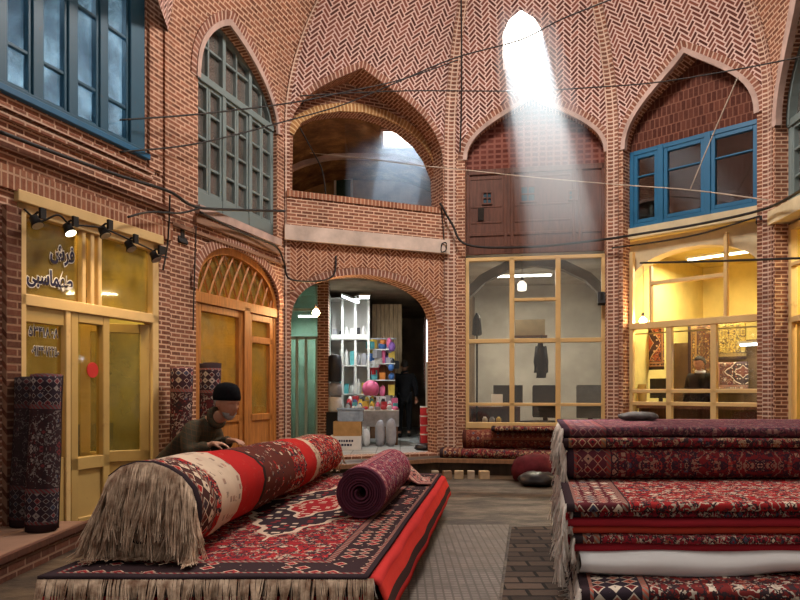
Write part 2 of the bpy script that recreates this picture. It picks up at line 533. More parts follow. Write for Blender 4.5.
# cut the vault window: rebuild as hole with a raking sleeve through the vault
bm.free(); bm = bmesh.new()
poly_wall(bm, FC, [(0, 0), (FC.L, 0), (FC.L, TOP), (0, TOP)], [mid_arch, wq], 0, REC, matf, sleeves={1: -SUN*.38})
struct('wall_middle', bm, [BR, HB])
bm = bmesh.new(); strip(bm, FC, mid_arch[1:-1], -.03, .035, -.05, .02); struct('trim_middle_arch', bm, PLA)
bm = bmesh.new(); strip(bm, FC, mid_arch[1:-1], .035, .12, 0, .015); struct('trim_middle_arch_brick', bm, RING)

# ---- right facet
r_u0, r_u1 = uu(FR, 623), uu(FR, 757)
rau, r_ap = FR.uzw(684, 50)
r_sp = FR.uzw(622, 150)[1]
right_arch = arch_hole(r_u0, r_u1, ZA, r_sp, r_ap, um=rau, k1=.5, k2=.5, k3=.3)
bm = bmesh.new()
poly_wall(bm, FR, [(0, 0), (FR.L, 0), (FR.L, TOP), (0, TOP)], [right_arch], 0, REC, matf)
struct('wall_back_right', bm, [BR, HB])
bm = bmesh.new(); strip(bm, FR, right_arch[1:-1], -.035, .035, -.06, .02); struct('trim_right_arch', bm, PLA)
bm = bmesh.new(); strip(bm, FR, right_arch[1:-1], .035, .12, 0, .015); struct('trim_right_arch_brick', bm, RING)

# ---- far right wall
x_u0 = .13; x_u1 = 2.5
right_arch2 = arch_hole(x_u0, x_u1, ZA, 5.0, 6.6, k1=.5, k2=.5, k3=.3)
bm = bmesh.new()
poly_wall(bm, FX, [(0, 0), (FX.L, 0), (FX.L, TOP), (0, TOP)], [right_arch2], 0, REC, lambda z: 0)
struct('wall_right', bm, [BR, BR])
bm = bmesh.new(); strip(bm, FX, right_arch2[1:-1], -.06, .05, -.06, .02); struct('trim_far_right_arch', bm, PLA)
FX2 = Frame(c4, (4.5, 1.0), False)
bm = bmesh.new(); poly_wall(bm, FX2, [(0, 0), (FX2.L, 0), (FX2.L, 5.5), (0, 5.5)], [], 0, 0, curved=False); struct('wall_right_near', bm, BR)

# ---- left facet (teal window, varnished door)
w2u0, w2u1 = uu(F2, 198), uu(F2, 277)
w2b = 3.74; w2s = 5.25
w2au, w2a = F2.uzw(229, 24)
win2 = arch_hole(w2u0, w2u1, w2b, w2s, w2a, um=w2au, k1=.5, k2=.6, k3=.15)
d2u0, d2u1 = uu(F2, 196), uu(F2, 279)
d2s = (zat(F2, 197, 292)+zat(F2, 278, 305))/2; d2au, d2a = F2.uz(236, 249)
door2 = arch_hole(d2u0, d2u1, .3, d2s, d2a, um=d2au, k1=.62, k2=.6, k3=.03)
bm = bmesh.new()
poly_wall(bm, F2, [(0, 0), (F2.L, 0), (F2.L, TOP), (0, TOP)], [door2, win2], 0, .18, lambda z: 0)
struct('wall_back_left', bm, [BR, BR])
bm = bmesh.new(); strip(bm, F2, win2[1:-1], -.02, .05, 0, .03); struct('trim_teal_window_arch', bm, PLA)
bm = bmesh.new(); strip(bm, F2, win2[1:-1], .05, .15, 0, .015); struct('trim_teal_window_brick', bm, RING)
bm = bmesh.new(); strip(bm, F2, door2[1:-1], -.005, .11, 0, .02); struct('trim_door_arch', bm, RING)
bm = bmesh.new(); fbox(bm, F2, w2u0-.06, w2u1+.02, 3.62, 3.72, 0, .07); struct('trim_teal_window_sill', bm, PLA)
bm = bmesh.new(); fbox(bm, F2, w2u0-.10, w2u1+.04, 3.50, 3.58, 0, .05); fbox(bm, F2, 0, F2.L, 3.37, 3.41, 0, .04); struct('trim_left_ledge', bm, BRD)

# ---- near left wall
sh_u0, sh_u1 = uu(FL, 17), uu(FL, 159)
sh_top = 3.13; sh_b = .2
w1_u0, w1_u1 = uu(FL, -90), uu(FL, 145)
w1_b, w1_t = 4.02, 6.3
bm = bmesh.new()
poly_wall(bm, FL, [(0, 0), (FL.L, 0), (FL.L, 7.2), (0, 7.2)],
          [[(sh_u0, sh_b), (sh_u0, sh_top), (sh_u1, sh_top), (sh_u1, sh_b)], [(w1_u0, w1_b), (w1_u0, w1_t), (w1_u1, w1_t), (w1_u1, w1_b)]],
          0, .12, curved=False)
struct('wall_left', bm, BR)
def band(name, F, u0, u1, z0, z1, n1, mat, n0=0):
    bm = bmesh.new(); fbox(bm, F, u0, u1, z0, z1, n0, n1)
    uvl = bm.loops.layers.uv.verify(); Mi = F.M().inverted()
    for f in bm.faces:
        for l in f.loops:
            q = Mi @ l.vert.co; l[uvl].uv = (q.x, q.z+q.y)
    bmesh.ops.recalc_face_normals(bm, faces=bm.faces[:])
    return struct(name, bm, mat)
band('trim_cornice_upper', FL, 0, FL.L-.35, 3.83, 3.87, .07, BRS)
band('trim_cornice_lower', FL, 0, FL.L-.35, 3.76, 3.80, .05, BRS)
band('trim_ledge_dark', FL, 0, FL.L, 3.50, 3.55, .06, BRD)
band('trim_soldier_course', FL, 0, FL.L, 3.19, 3.38, .04, SOLD)
band('trim_pier_left', FL, uu(FL, 147), uu(FL, 160), 3.9, 7.1, .035, BR)
band('trim_pier_edge', FL, uu(FL, 163), FL.L, 3.4, 6.4, .03, BR)
band('trim_pier_shop', FL, uu(FL, 2), sh_u0, ZF, 3.05, .05, BRD)

# ---- ribs running up the vault corners
def rib(name, c, F, side, w=.10, z0=ZA, z1=TOP, pr=.03, mat=None):
    u = 0 if side == 0 else F.L
    pts = []; z = z0
    while z < z1: pts.append(z); z += .1 if z > 5.3 else .5
    bm = bmesh.new(); uvl = bm.loops.layers.uv.verify(); prev = None
    for z in pts:
        ua, ub = (u, u+w) if side == 0 else (u-w, u)
        ring = [bm.verts.new(warp(F.p(q, z, n))) for q, n in ((ua, 0), (ua, pr), (ub, pr), (ub, 0))]
        if prev:
            for j in range(3):
                f = bm.faces.new((prev[0][j], prev[0][j+1], ring[j+1], ring[j]))
                for l, q in zip(f.loops, ((j*w, arc(prev[1])+6), (j*w+w, arc(prev[1])+6), (j*w+w, arc(z)+6), (j*w, arc(z)+6))): l[uvl].uv = q
        prev = (ring, z)
    return struct(name, bm, mat or RIB)
RIB = brick_mat('brick_rib', (.13,.038,.022), (.30,.105,.06), (.72,.52,.40), bw=.085, bh=.060, mw=.013, off=0)
rib('trim_rib_balcony_left', c0, FB, 0, .07)
rib('trim_rib_balcony_right', c1, FB, 1, .11)
rib('trim_rib_middle_left', c1, FC, 0, .10)
rib('trim_rib_middle_right', c2, FC, 1, .08)
rib('trim_rib_right_left', c2, FR, 0, .12)
rib('trim_rib_right_right', c3, FR, 1, .09)
rib('trim_rib_far_right', c3, FX, 0, .08)

# ---- the rest of the vault, behind and above the camera's view
near = [c4, (3.3, 4.3), (.2, 3.9), (-2.2, 5.4), c_1]
bm = bmesh.new()
for A, B in zip(near, near[1:]):
    poly_wall(bm, Frame(A, B), [(0, SPR), (Frame(A, B).L, SPR), (Frame(A, B).L, TOP), (0, TOP)], [], 0, 0, lambda z: 0)
struct('ceiling', bm, HB)

# ============================================================ floor
def slab(name, pts, z, mat, th=.0, uv=None):
    bm = bmesh.new(); uvl = bm.loops.layers.uv.verify()
    top = [bm.verts.new((x, y, z)) for x, y in pts]; f = bm.faces.new(top)
    if th:
        bot = [bm.verts.new((x, y, z-th)) for x, y in pts]
        for i in range(len(pts)): bm.faces.new((top[i], bot[i], bot[(i+1) % len(pts)], top[(i+1) % len(pts)]))
        bm.faces.new(bot[::-1])
    bmesh.ops.recalc_face_normals(bm, faces=bm.faces[:])
    if not th and f.normal.z < 0: f.normal_flip()
    for g in bm.faces:
        for l in g.loops:
            p = l.vert.co; l[uvl].uv = (p.x, p.y) if abs(g.normal.z) > .5 else (p.x+p.y, p.z)
    return struct(name, bm, mat)

fm = Mat('floor_worn', .62, .45)
g = fm.geo(); x, y, z = fm.sep(g)
n1 = fm.noise(fm.comb(x*1.0, y*1.7, 0.0), 1.5, 9, .68); n2 = fm.noise(g, 14, 5)
fm.color(fm.mix(n2.op('MULTIPLY_ADD', 1.6, -.6, clamp=True)*.4, fm.ramp(n1, [(.36, (.014,.009,.006)), (.47, (.042,.025,.014)), (.56, (.088,.055,.03)), (.70, (.17,.12,.075))]), (.05,.032,.02)))
fm.ln(n1.op('MULTIPLY_ADD', -.8, .95, clamp=True), fm.b.inputs['Roughness'])
fm.bump(n1+n2*.3, .5, .03)
slab('floor', [(-5.2, .5), (-4.9, 1), (-1.75, 10.5), (.8, 11.6), (3.4, 11.2), (5.0, 9.4), (4.9, 6.7), (4.6, .5)], ZF, fm.m)

# grid of small grooved grey pavers: four by four studs on each slab
pm = Mat('paver_studded', .55, .4); vec, u, v = pm.uv()
st = .055; cu = (u/st).fr()-.5; cv = (v/st).fr()-.5
big_u = (u/.22).fr(); big_v = (v/.22).fr()
gap = cu.ab().mx(cv.ab()).gt(.38); bg = big_u.mn(big_v).mn(1-big_u).mn(1-big_v).lt(.035)
nn = pm.noise(pm.geo(), 7, 5); wn = pm.noise(pm.geo(), 2, 3)
cc = pm.ramp(nn, [(.3, (.085,.068,.055)), (.6, (.19,.155,.13)), (.8, (.31,.26,.22))])
cc = pm.mix(gap.mx(bg)*(.55+nn*.5), cc, (.05,.035,.025))
cc = pm.mix(wn.op('MULTIPLY_ADD', 3, -1.4, clamp=True)*.6, cc, (.12,.075,.045))
pm.color(cc); pm.bump(1-gap.mx(bg), .7, .012)
def fl(px, py, z=ZF):
    d = (EYE-z)*FPX/(py-HZ); return ((px-400)/FPX*d, d)
pA, pB, pC, pD = fl(428, 526), fl(509, 526), fl(499, 600), fl(384, 600)
def ext(P, Q, y): t = (y-P[1])/(Q[1]-P[1]); return (P[0]+(Q[0]-P[0])*t, y)
slab('floor_paver_strip', [pA, pB, ext(pB, pC, 2.0), ext(pA, pD, 2.0)], ZF+.012, pm.m, .012)
sb = brick_mat('paver_stone', (.045,.03,.022), (.13,.085,.06), (.012,.009,.007), bw=.27, bh=.15, mw=.014)
slab('floor_stone_strip', [(pB[0]+.01, pB[1]-.1), (pB[0]+.62, pB[1]-.05), (ext(pB, pC, 2.0)[0]+1.0, 2.0), (ext(pB, pC, 2.0)[0]+.01, 2.0)], ZF+.012, sb, .012)
# raised ledge round the back of the court
LD = .62
def inn(F, u, n): q = F.A+F.d*u+F.n*n; return (q.x, q.y)
ledge = [inn(FB, .3, .02), inn(FB, .55, .75), inn(FC, -.1, .62), inn(FC, FC.L-.25, .62), inn(FR, FR.L-.3, .6), inn(FR, FR.L, .02), inn(FR, 0, .02), inn(FC, 0, .02)]
slab('floor_ledge', ledge, .46, fm.m, .24)
slab('trim_ledge_board', [inn(FB, .5, .77), inn(FB, .55, .85), inn(FC, -.15, .72), inn(FC, FC.L-.2, .72), inn(FC, FC.L-.2, .62), inn(FC, -.1, .62)], .47, OLDW, .06)

# ============================================================ rooms behind the openings
def room(name, pts, z0, z1, mat, open_edges=(0,), zc=None, floor=None, mats=None):
    """pts: plan polygon; edge i runs pts[i]->pts[i+1]"""
    bm = bmesh.new(); uvl = bm.loops.layers.uv.verify(); N = len(pts); s = 0
    for i in range(N):
        a, b = pts[i], pts[(i+1) % N]; L = math.hypot(b[0]-a[0], b[1]-a[1])
        if i not in open_edges:
            f = bm.faces.new([bm.verts.new((a[0], a[1], z0)), bm.verts.new((b[0], b[1], z0)), bm.verts.new((b[0], b[1], z1)), bm.verts.new((a[0], a[1], z1))])
            for l, q in zip(f.loops, ((s, z0), (s+L, z0), (s+L, z1), (s, z1))): l[uvl].uv = q
            if mats and i in mats: f.material_index = mats[i]
        s += L
    f = bm.faces.new([bm.verts.new((x, y, z1)) for x, y in pts])
    for l in f.loops: l[uvl].uv = (l.vert.co.x, l.vert.co.y)
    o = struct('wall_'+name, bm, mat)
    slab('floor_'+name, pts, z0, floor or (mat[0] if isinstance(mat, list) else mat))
    return o
# left shop
room('left_shop', [inn(FL, sh_u0-.3, -.13), inn(FL, sh_u1+.05, -.13), inn(FL, sh_u1+.05, -2.6), inn(FL, sh_u0-.3, -2.6)], .2, 3.3, plain('plaster_olive', (.55,.44,.14), .8, .2, .25, 2), floor=BRD)
room('left_upper_room', [inn(FL, w1_u0-.1, -.14), inn(FL, w1_u1+.1, -.14), inn(FL, w1_u1+.1, -2.2), inn(FL, w1_u0-.1, -2.2)], 3.9, 6.4, plain('plaster_blue_grey', (.60,.68,.74), .8, .2, .5, 1.2))
room('door_shop', [inn(F2, d2u0-.1, -.2), inn(F2, d2u1+.1, -.2), inn(F2, d2u1+.1, -2.2), inn(F2, d2u0-.1, -2.2)], .3, 3.4, plain('plaster_ochre', (.50,.33,.07), .8, .2, .25, 2), floor=BRD)
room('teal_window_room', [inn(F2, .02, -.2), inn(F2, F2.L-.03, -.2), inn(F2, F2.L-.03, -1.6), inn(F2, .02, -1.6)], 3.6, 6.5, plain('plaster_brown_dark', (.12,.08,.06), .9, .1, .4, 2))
# passage behind the lower arch
tile_g = brick_mat('tile_grey_wet', (.30,.30,.28), (.42,.42,.40), (.2,.2,.19), bw=.4, bh=.4, mw=.01, off=0)
PASS = [inn(FB, -.1, -.36), inn(FB, FB.L+.08, -.36), (1.15, 13.2), (1.75, 16), (1.75, 20), (-4.2, 20), (-4.2, 15.2), (-2.9, 15.2), (-2.9, 12.6), (-2.3, 12.2)]
room('passage', PASS, ZA, 3.6, [plain('plaster_passage', (.20,.14,.09), .9, .1, .5, 1.5), PLW, DARK], floor=tile_g.copy(), mats={5: 1})
# gallery behind the balcony, with a vault and roof light
GAL = [inn(FB, -.1, -.66), inn(FB, FB.L+.08, -.66), (.98, 13.2), (1.2, 15.6), (-2.9, 15.6), (-2.5, 11.4)]
bm = bmesh.new(); uvl = bm.loops.layers.uv.verify()
s = 0
for i in range(1, len(GAL)):
    a, b = GAL[i], GAL[(i+1) % len(GAL)]; L = math.hypot(b[0]-a[0], b[1]-a[1])
    f = bm.faces.new([bm.verts.new((a[0], a[1], 3.9)), bm.verts.new((b[0], b[1], 3.9)), bm.verts.new((b[0], b[1], 6.9)), bm.verts.new((a[0], a[1], 6.9))])
    for l, q in zip(f.loops, ((s, 3.9), (s+L, 3.9), (s+L, 6.9), (s, 6.9))): l[uvl].uv = q
    s += L
struct('wall_gallery', bm, PLO)
slab('floor_gallery', GAL, 4.0, PLO)
# vault of the gallery: barrel along the view with a square roof light
SKX0, SKX1, SKY0, SKY1, SKZ = -.30, .50, 12.35, 13.15, 6.12
bm = bmesh.new(); uvl = bm.loops.layers.uv.verify()
xs = [-3.0+i*.1 for i in range(46)]; ys = [10.2+i*.1 for i in range(56)]
def vz(x, y):
    t = (x+.75)/2.2
    z = 4.9+1.35*math.sqrt(max(0, 1-min(1, abs(t))**2.2))
    t2 = (y-13.3)/2.6
    return min(6.22, z+.0*t2)
V = {}
for i, x in enumerate(xs):
    for j, y in enumerate(ys):
        z = vz(x, y)
        if SKX0-.15 < x < SKX1+.15 and SKY0-.15 < y < SKY1+.15: z = SKZ
        V[i, j] = bm.verts.new((x, y, z+.02*noise.noise(Vector((x*3, y*3, 0)))))
for i in range(len(xs)-1):
    for j in range(len(ys)-1):
        if xs[i] >= SKX0-.01 and xs[i+1] <= SKX1+.01 and ys[j] >= SKY0-.01 and ys[j+1] <= SKY1+.01: continue
        # nothing in front of the facade
        if (Vector((xs[i], ys[j]))-FB.A).dot(FB.n) > -.62: continue
        f = bm.faces.new((V[i, j], V[i+1, j], V[i+1, j+1], V[i, j+1]))
        for l in f.loops: l[uvl].uv = (l.vert.co.x, l.vert.co.y)
gv = Mat('vault_sooty_brick', .9, .1)
n1 = gv.noise(gv.geo(), 2.2, 6, .7); n2 = gv.noise(gv.geo(), 17, 4)
gv.color(gv.mix(n2.op('MULTIPLY_ADD', 2, -.7, clamp=True)*.5, gv.ramp(n1, [(.3, (.06,.03,.02)), (.5, (.22,.11,.05)), (.65, (.42,.22,.09)), (.8, (.55,.36,.2))]), (.10,.05,.03)))
gv.bump(n1+n2*.5, .8, .03)
struct('ceiling_gallery', bm, gv.m, smooth=True)
for q, (yy, zz0) in enumerate(((11.9, 0), (13.9, 0))):     # two transverse ribs
    bm = bmesh.new(); pr = None
    for i in range(25):
        x = -2.9+i*(4.1/24); z = vz(x, yy)-.03+.0
        ring = [bm.verts.new(c) for c in ((x, yy-.06, z+.05), (x, yy-.06, z-.06), (x, yy+.06, z-.06), (x, yy+.06, z+.05))]
        if pr:
            for j in range(3): bm.faces.new((pr[j], pr[j+1], ring[j+1], ring[j]))
        pr = ring
    if q == 1: struct('trim_gallery_rib', bm, PLA)
    else: bm.free()
# roof light shaft + sky seen through it
bm = bmesh.new()
for (x0, x1, y0, y1) in ((SKX0-.04, SKX0, SKY0, SKY1), (SKX1, SKX1+.04, SKY0, SKY1), (SKX0-.04, SKX1+.04, SKY0-.04, SKY0), (SKX0-.04, SKX1+.04, SKY1, SKY1+.04)):
    box(bm, x0, x1, y0, y1, SKZ-.03, SKZ+.12)
struct('window_roof_light', bm, PLA)
# middle facet rooms
room('middle_shop', [inn(FC, .02, -REC-.02), inn(FC, FC.L-.02, -REC-.02), inn(FC, FC.L+.4, -4.2), inn(FC, -.1, -4.2)], ZA, 3.85, plain('plaster_white_grey', (.52,.50,.45), .8, .2, .25, 1.3), floor=BRD)
room('right_shop', [inn(FR, .05, -REC-.02), inn(FR, FR.L-.04, -REC-.02), inn(FR, FR.L+.3, -3.6), inn(FR, -.1, -3.6)], ZA, 3.9, plain('plaster_yellow', (.68,.54,.20), .8, .2, .15, 2), floor=BRD)
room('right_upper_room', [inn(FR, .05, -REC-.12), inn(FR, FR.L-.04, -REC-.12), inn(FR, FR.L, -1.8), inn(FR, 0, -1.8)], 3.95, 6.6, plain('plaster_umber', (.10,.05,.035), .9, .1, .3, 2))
room('far_right_shop', [inn(FX, .1, -REC-.02), inn(FX, 2.4, -REC-.02), inn(FX, 2.4, -1.4), inn(FX, .1, -1.4)], ZA, 3.7, plain('plaster_gold', (.68,.50,.14), .8, .2, .15, 2), floor=BRD)
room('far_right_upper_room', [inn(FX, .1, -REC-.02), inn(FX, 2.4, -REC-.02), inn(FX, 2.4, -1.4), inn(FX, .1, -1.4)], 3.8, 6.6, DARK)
# ============================================================ windows, shop fronts, doors
def U(F, px, n=0): return F.uz(px, 300, n)[0]
def Z(F, px, py, n=0): return F.uz(px, py, n)[1]

def window(idx, label, kind='window'):
    o = bpy.data.objects.new('%s_%d' % (kind, idx), None); COL.objects.link(o); o['kind'] = 'structure'; o['label'] = label
    return o

def bars(name, F, lst, mat, par, bev=.006):
    bm = bmesh.new()
    for b in lst: fbox(bm, F, *b)
    if bev: bmesh.ops.bevel(bm, geom=bm.edges[:], offset=bev, segments=1, affect='EDGES')
    return obj(name, bm, mat, par)
def V_(u, w, z0, z1, n0, n1): return (u-w/2, u+w/2, z0, z1, n0, n1)
def H_(z, w, u0, u1, n0, n1): return (u0, u1, z-w/2, z+w/2, n0, n1)
def pane(name, F, u0, u1, z0, z1, n, mat, par, th=.006):
    bm = bmesh.new(); fbox(bm, F, u0, u1, z0, z1, n-th, n); return obj(name, bm, mat, par, norm=True)
def polypane(name, F, pts, n, mat, par, th=.006):
    bm = bmesh.new()
    a = [bm.verts.new(F.p(u, z, n)) for u, z in pts]; b = [bm.verts.new(F.p(u, z, n-th)) for u, z in pts]
    f = bm.faces.new(a); g = bm.faces.new(b[::-1])
    for i in range(len(a)): bm.faces.new((a[i], b[i], b[(i+1) % len(a)], a[(i+1) % len(a)]))
    bmesh.ops.triangulate(bm, faces=[f, g])
    return obj(name, bm, mat, par, norm=True)
def frame_rect(u0, u1, z0, z1, w, n0, n1):
    return [(u0, u0+w, z0, z1, n0, n1), (u1-w, u1, z0, z1, n0, n1), (u0+w, u1-w, z0, z0+w, n0, n1), (u0+w, u1-w, z1-w, z1, n0, n1)]
def sash(F, u0, u1, z0, z1, w, n0, n1, rails=(), m=.028):
    return frame_rect(u0, u1, z0, z1, w, n0, n1)+[H_(z, m, u0+w, u1-w, n0+.01, n1-.005) for z in rails]
def arch_top(pts, u):      # height of an arch outline at u
    best = None
    for a, b in zip(pts, pts[1:]):
        if min(a[0], b[0])-1e-6 <= u <= max(a[0], b[0])+1e-6 and abs(a[0]-b[0]) > 1e-9:
            z = a[1]+(b[1]-a[1])*(u-a[0])/(b[0]-a[0]); best = z if best is None else max(best, z)
    return best
def arch_bar(F, pts, w, n0, n1):
    bm = bmesh.new(); strip(bm, F, pts, -w, 0, n0, n1, curved=False)
    return bm

# --- upper left blue window
W = window(1, 'large blue-framed upper window with four tall sashes on the left wall')
n0, n1 = -.10, -.02
za, zb = w1_b, w1_t
L = [(w1_u0, w1_u1, za, za+.06, n0, n1+.03), (w1_u0, w1_u1, zb-.08, zb, n0, n1)]
ps = [U(FL, p) for p in (-55, -20, 2, 39, 74, 105)]
for u in ps: L.append(V_(u, .10, za, zb, n0, n1+.01))
L.append((U(FL, 131), w1_u1, za, zb, n0, n1+.02)); L.append((w1_u0, w1_u0+.08, za, zb, n0, n1))
bars('window_frame', FL, L, BLU, W)
edges = ps+[U(FL, 131)+.05]
r1 = Z(FL, 55, 66); r2 = Z(FL, 117, 29)
for a, b in zip(edges, edges[1:]):
    bars('sash', FL, sash(FL, a+.05, b-.05, za+.06, zb-.08, .035, n0+.01, n1-.01, (r1, r2, r2+.75), .03), BLU, W, .004)
pane('glass', FL, w1_u0, w1_u1, za, zb, -.075, GSKY, W)
bars('window_sill', FL, [(w1_u0-.04, w1_u1+.02, za-.05, za+.01, -.08, .06)], BLUB, W)

# --- teal arched window
W = window(2, 'tall arched window with flaking teal frame above the varnished arched door')
n0, n1 = -.14, -.06
zt = (Z(F2, 200, 67)+Z(F2, 275, 132))/2
apts = win2[1:-1]
o_ = obj('arch_frame', arch_bar(F2, apts, .06, n0, n1), TEAL, W)
L = [(w2u0, w2u0+.07, w2b, w2s, n0, n1), (w2u1-.07, w2u1, w2b, w2s, n0, n1), H_(zt, .09, w2u0, w2u1, n0, n1+.02), (w2u0, w2u1, w2b, w2b+.2, n0, n1)]
span = w2u1-w2u0
for k in (1, 2):
    u = w2u0+span*k/3; L.append(V_(u, .07, w2b, (arch_top(apts, u) or 5)-.02, n0, n1+.01))
for k in (.5, 1.5, 2.5):
    u = w2u0+span*k/3; t = arch_top(apts, u) or 5
    if t > zt+.1: L.append(V_(u, .03, zt, t-.03, n0+.02, n1-.01))
for zz in (zt+.42, zt+.78):
    a = [u for u in [w2u0+i*.01 for i in range(int(span*100))] if (arch_top(apts, u) or 0) > zz+.03]
    if a: L.append(H_(zz, .03, a[0], a[-1], n0+.02, n1-.01))
bars('window_frame', F2, L, TEAL, W, .004)
for k in range(3):
    a, b = w2u0+span*k/3+.035, w2u0+span*(k+1)/3-.035; mid = (a+b)/2
    for (x0, x1) in ((a, mid-.004), (mid+.004, b)):
        zz0, zz1 = w2b+.2, zt-.045
        bars('sash', F2, sash(F2, x0, x1, zz0, zz1, .04, n0+.01, n1-.01, [zz0+(zz1-zz0)*q/4 for q in (1, 2, 3)], .03), TEAL, W, .003)
polypane('glass', F2, win2, -.115, GTEAL, W)

# --- varnished arched door with lattice fanlight
W = window(2, 'varnished wooden arched door with a lattice fanlight and ochre glass', 'door')
apts = door2[1:-1]; n0, n1 = -.14, -.04
obj('arch_frame', arch_bar(F2, apts, .09, n0, n1), VARN, W)
ztr = (Z(F2, 197, 297)+Z(F2, 276, 312))/2
zb_ = .3
pc = U(F2, 249); pl = d2u0; prr = d2u1
bars('door_frame', F2, [(pl, pl+.09, zb_, d2s, n0, n1), (prr-.09, prr, zb_, d2s, n0, n1), H_(ztr, .13, pl, prr, n0, n1+.02), V_(pc, .15, zb_, ztr, n0, n1+.02)], VARN, W)
# fan lattice: diagonal glazing bars that cross
bm = bmesh.new()
uc = (pl+prr)/2; R = (prr-pl)/2-.06
def clipz(u): return (arch_top(apts, u) or 0)-.05
for sgn in (-1, 1):
    for k in range(-5, 6):
        ub = uc+k*.215; P = []
        for i in range(30):
            t = i/29*1.25; u = ub+sgn*(t*.42+t*t*.22); z = ztr+.05+t*.95
            if pl+.07 < u < prr-.07 and z < clipz(u): P.append(F2.p(u, z, -.075 if sgn < 0 else -.07))
        if len(P) > 1: tube(bm, P, .015, 4)
obj('fan_lattice', bm, VARN, W)
polypane('fan_glass', F2, [(pl, ztr)]+apts+[(prr, ztr)], -.10, GYEL, W)
for (a, b, rails) in ((pl+.09, pc-.075, (1.15,)), (pc+.075, prr-.09, (1.15, ztr-.42))):
    lf = bars('leaf', F2, sash(F2, a, b, zb_+.02, ztr-.07, .09, n0+.02, n1-.01, (), .03)+[H_(z, .09, a, b, n0+.02, n1-.01) for z in rails]+[(a, b, zb_+.02, 1.12, n0+.035, n1-.03)], VARN, W)
    pane('glass', F2, a+.05, b-.05, 1.15, ztr-.1, -.1, GYEL, lf)
# red board with white writing leaning in the door
# --- left yellow shop front
W = window(3, 'yellow-framed shop front with lettered glass on the left wall')
n0, n1 = -.12, -.02
zt = (Z(FL, 22, 298)+Z(FL, 160, 320))/2; a, b = sh_u0, sh_u1
u67, u72 = U(FL, 67), U(FL, 72)
L = [(a, a+.10, sh_b, sh_top, n0, n1+.02), (b-.10, b, sh_b, sh_top, n0, n1+.02), (a, b, sh_top-.10, sh_top, n0, n1+.02), H_(zt, .10, a, b, n0, n1+.02)]
for p in (86, 94.5, 102): L.append(V_(U(FL, p), .05, zt, sh_top-.1, n0, n1))
L.append((u67, u72, sh_b, zt, n0, n1+.01))
bars('window_frame', FL, L, YELP, W)
bars('lower_panel', FL, [(a+.1, u67, sh_b, sh_b+.62, n0+.03, n1-.03)]+frame_rect(a+.1, u67, sh_b, sh_b+.70, .08, n0+.02, n1-.01)+[H_(zt-.12, .14, a+.1, u67, n0+.02, n1-.01)], YEL, W)
pane('transom_glass', FL, a+.08, b-.08, zt, sh_top-.08, -.07, GYEL, W)
pane('side_glass', FL, a+.08, u67, sh_b+.66, zt, -.07, glass('glass_yellow_side', (.95,.9,.7), .03, .04, (.30,.23,.09), .18), W)
bars('awning_board', FL, [(a-.03, b+.02, sh_top-.02, sh_top+.08, -.02, .05)], YELP, W)
# fixed leaf
D = window(1, 'yellow shop door with a glass pane and an open leaf beside it', 'door')
d1a, d1b = U(FL, 73), U(FL, 111.5)
lf = bars('leaf', FL, frame_rect(d1a, d1b, sh_b+.02, zt-.05, .09, n0+.01, n1)+[H_(sh_b+.62, .12, d1a, d1b, n0+.01, n1), (d1a+.05, d1b-.05, sh_b+.05, sh_b+.6, n0+.03, n1-.03)], YEL, D)
pane('glass', FL, d1a+.08, d1b-.08, sh_b+.66, zt-.12, -.07, glass('glass_yellow_door', (.98,.92,.7), .03, .04, (.30,.23,.09), .12), lf)
bm = bmesh.new(); lathe(bm, [(.075, -.004), (.075, .004)], n=20, M=FL.M(U(FL, 97.5), Z(FL, 97.5, 370), -.06) @ Matrix.Rotation(PI/2, 4, 'X'))
obj('round_sticker', bm, plain('sticker_red', (.55,.03,.03), .5, .3, .1), lf)
# open leaf, swung inward on the right jamb
HF = Frame(tuple(FL.p(b-.1, 0, -.05).xy), tuple(FL.p(b-.62, 0, -.50).xy), False)
lf = bars('leaf', HF, frame_rect(0, HF.L, sh_b+.02, zt-.07, .10, -.025, .025)+[H_(sh_b+.62, .12, 0, HF.L, -.025, .025), (.05, HF.L-.05, sh_b+.05, sh_b+.6, -.01, .01)], YEL, D)
pane('glass', HF, .08, HF.L-.08, sh_b+.66, zt-.14, .0, glass('glass_door_leaf', (.9,.85,.6), .03, .05, (.32,.27,.08), .45), lf)
bm = bmesh.new(); fbox(bm, HF, .03, .07, 1.72, 1.86, .025, .05); fbox(bm, HF, .02, .09, 1.77, 1.80, .05, .07); obj('latch', bm, MET, lf)

# --- writing
def fnt(txt, name, M, size, mat, par, ext=.002, off=0.0, ax='CENTER', squash=1):
    cu = bpy.data.curves.new(name, 'FONT'); cu.body = txt; cu.size = size; cu.extrude = ext; cu.offset = off
    cu.align_x = ax; cu.align_y = 'CENTER'; cu.resolution_u = 3
    t = bpy.data.objects.new(name, cu); COL.objects.link(t)
    bpy.context.view_layer.update()
    me = bpy.data.meshes.new_from_object(t.evaluated_get(bpy.context.evaluated_depsgraph_get()))
    bpy.data.objects.remove(t); bpy.data.curves.remove(cu)
    me.transform(Matrix.Diagonal((squash, 1, 1, 1)))
    # text plane xy -> wall x,z
    me.transform(M @ Matrix(((1,0,0,0),(0,0,-1,0),(0,1,0,0),(0,0,0,1))))
    me.materials.clear(); me.materials.append(mat)
    return link(name, me, par)
INK = plain('lettering_navy', (.012,.012,.05), .5, .3, .1); WHT = plain('lettering_white', (.85,.83,.78), .5, .3, .05)
def flip(F, u, z, n):
    # text must read from inside the court: local x must run to the viewer's right
    return F.M(u, z, n)
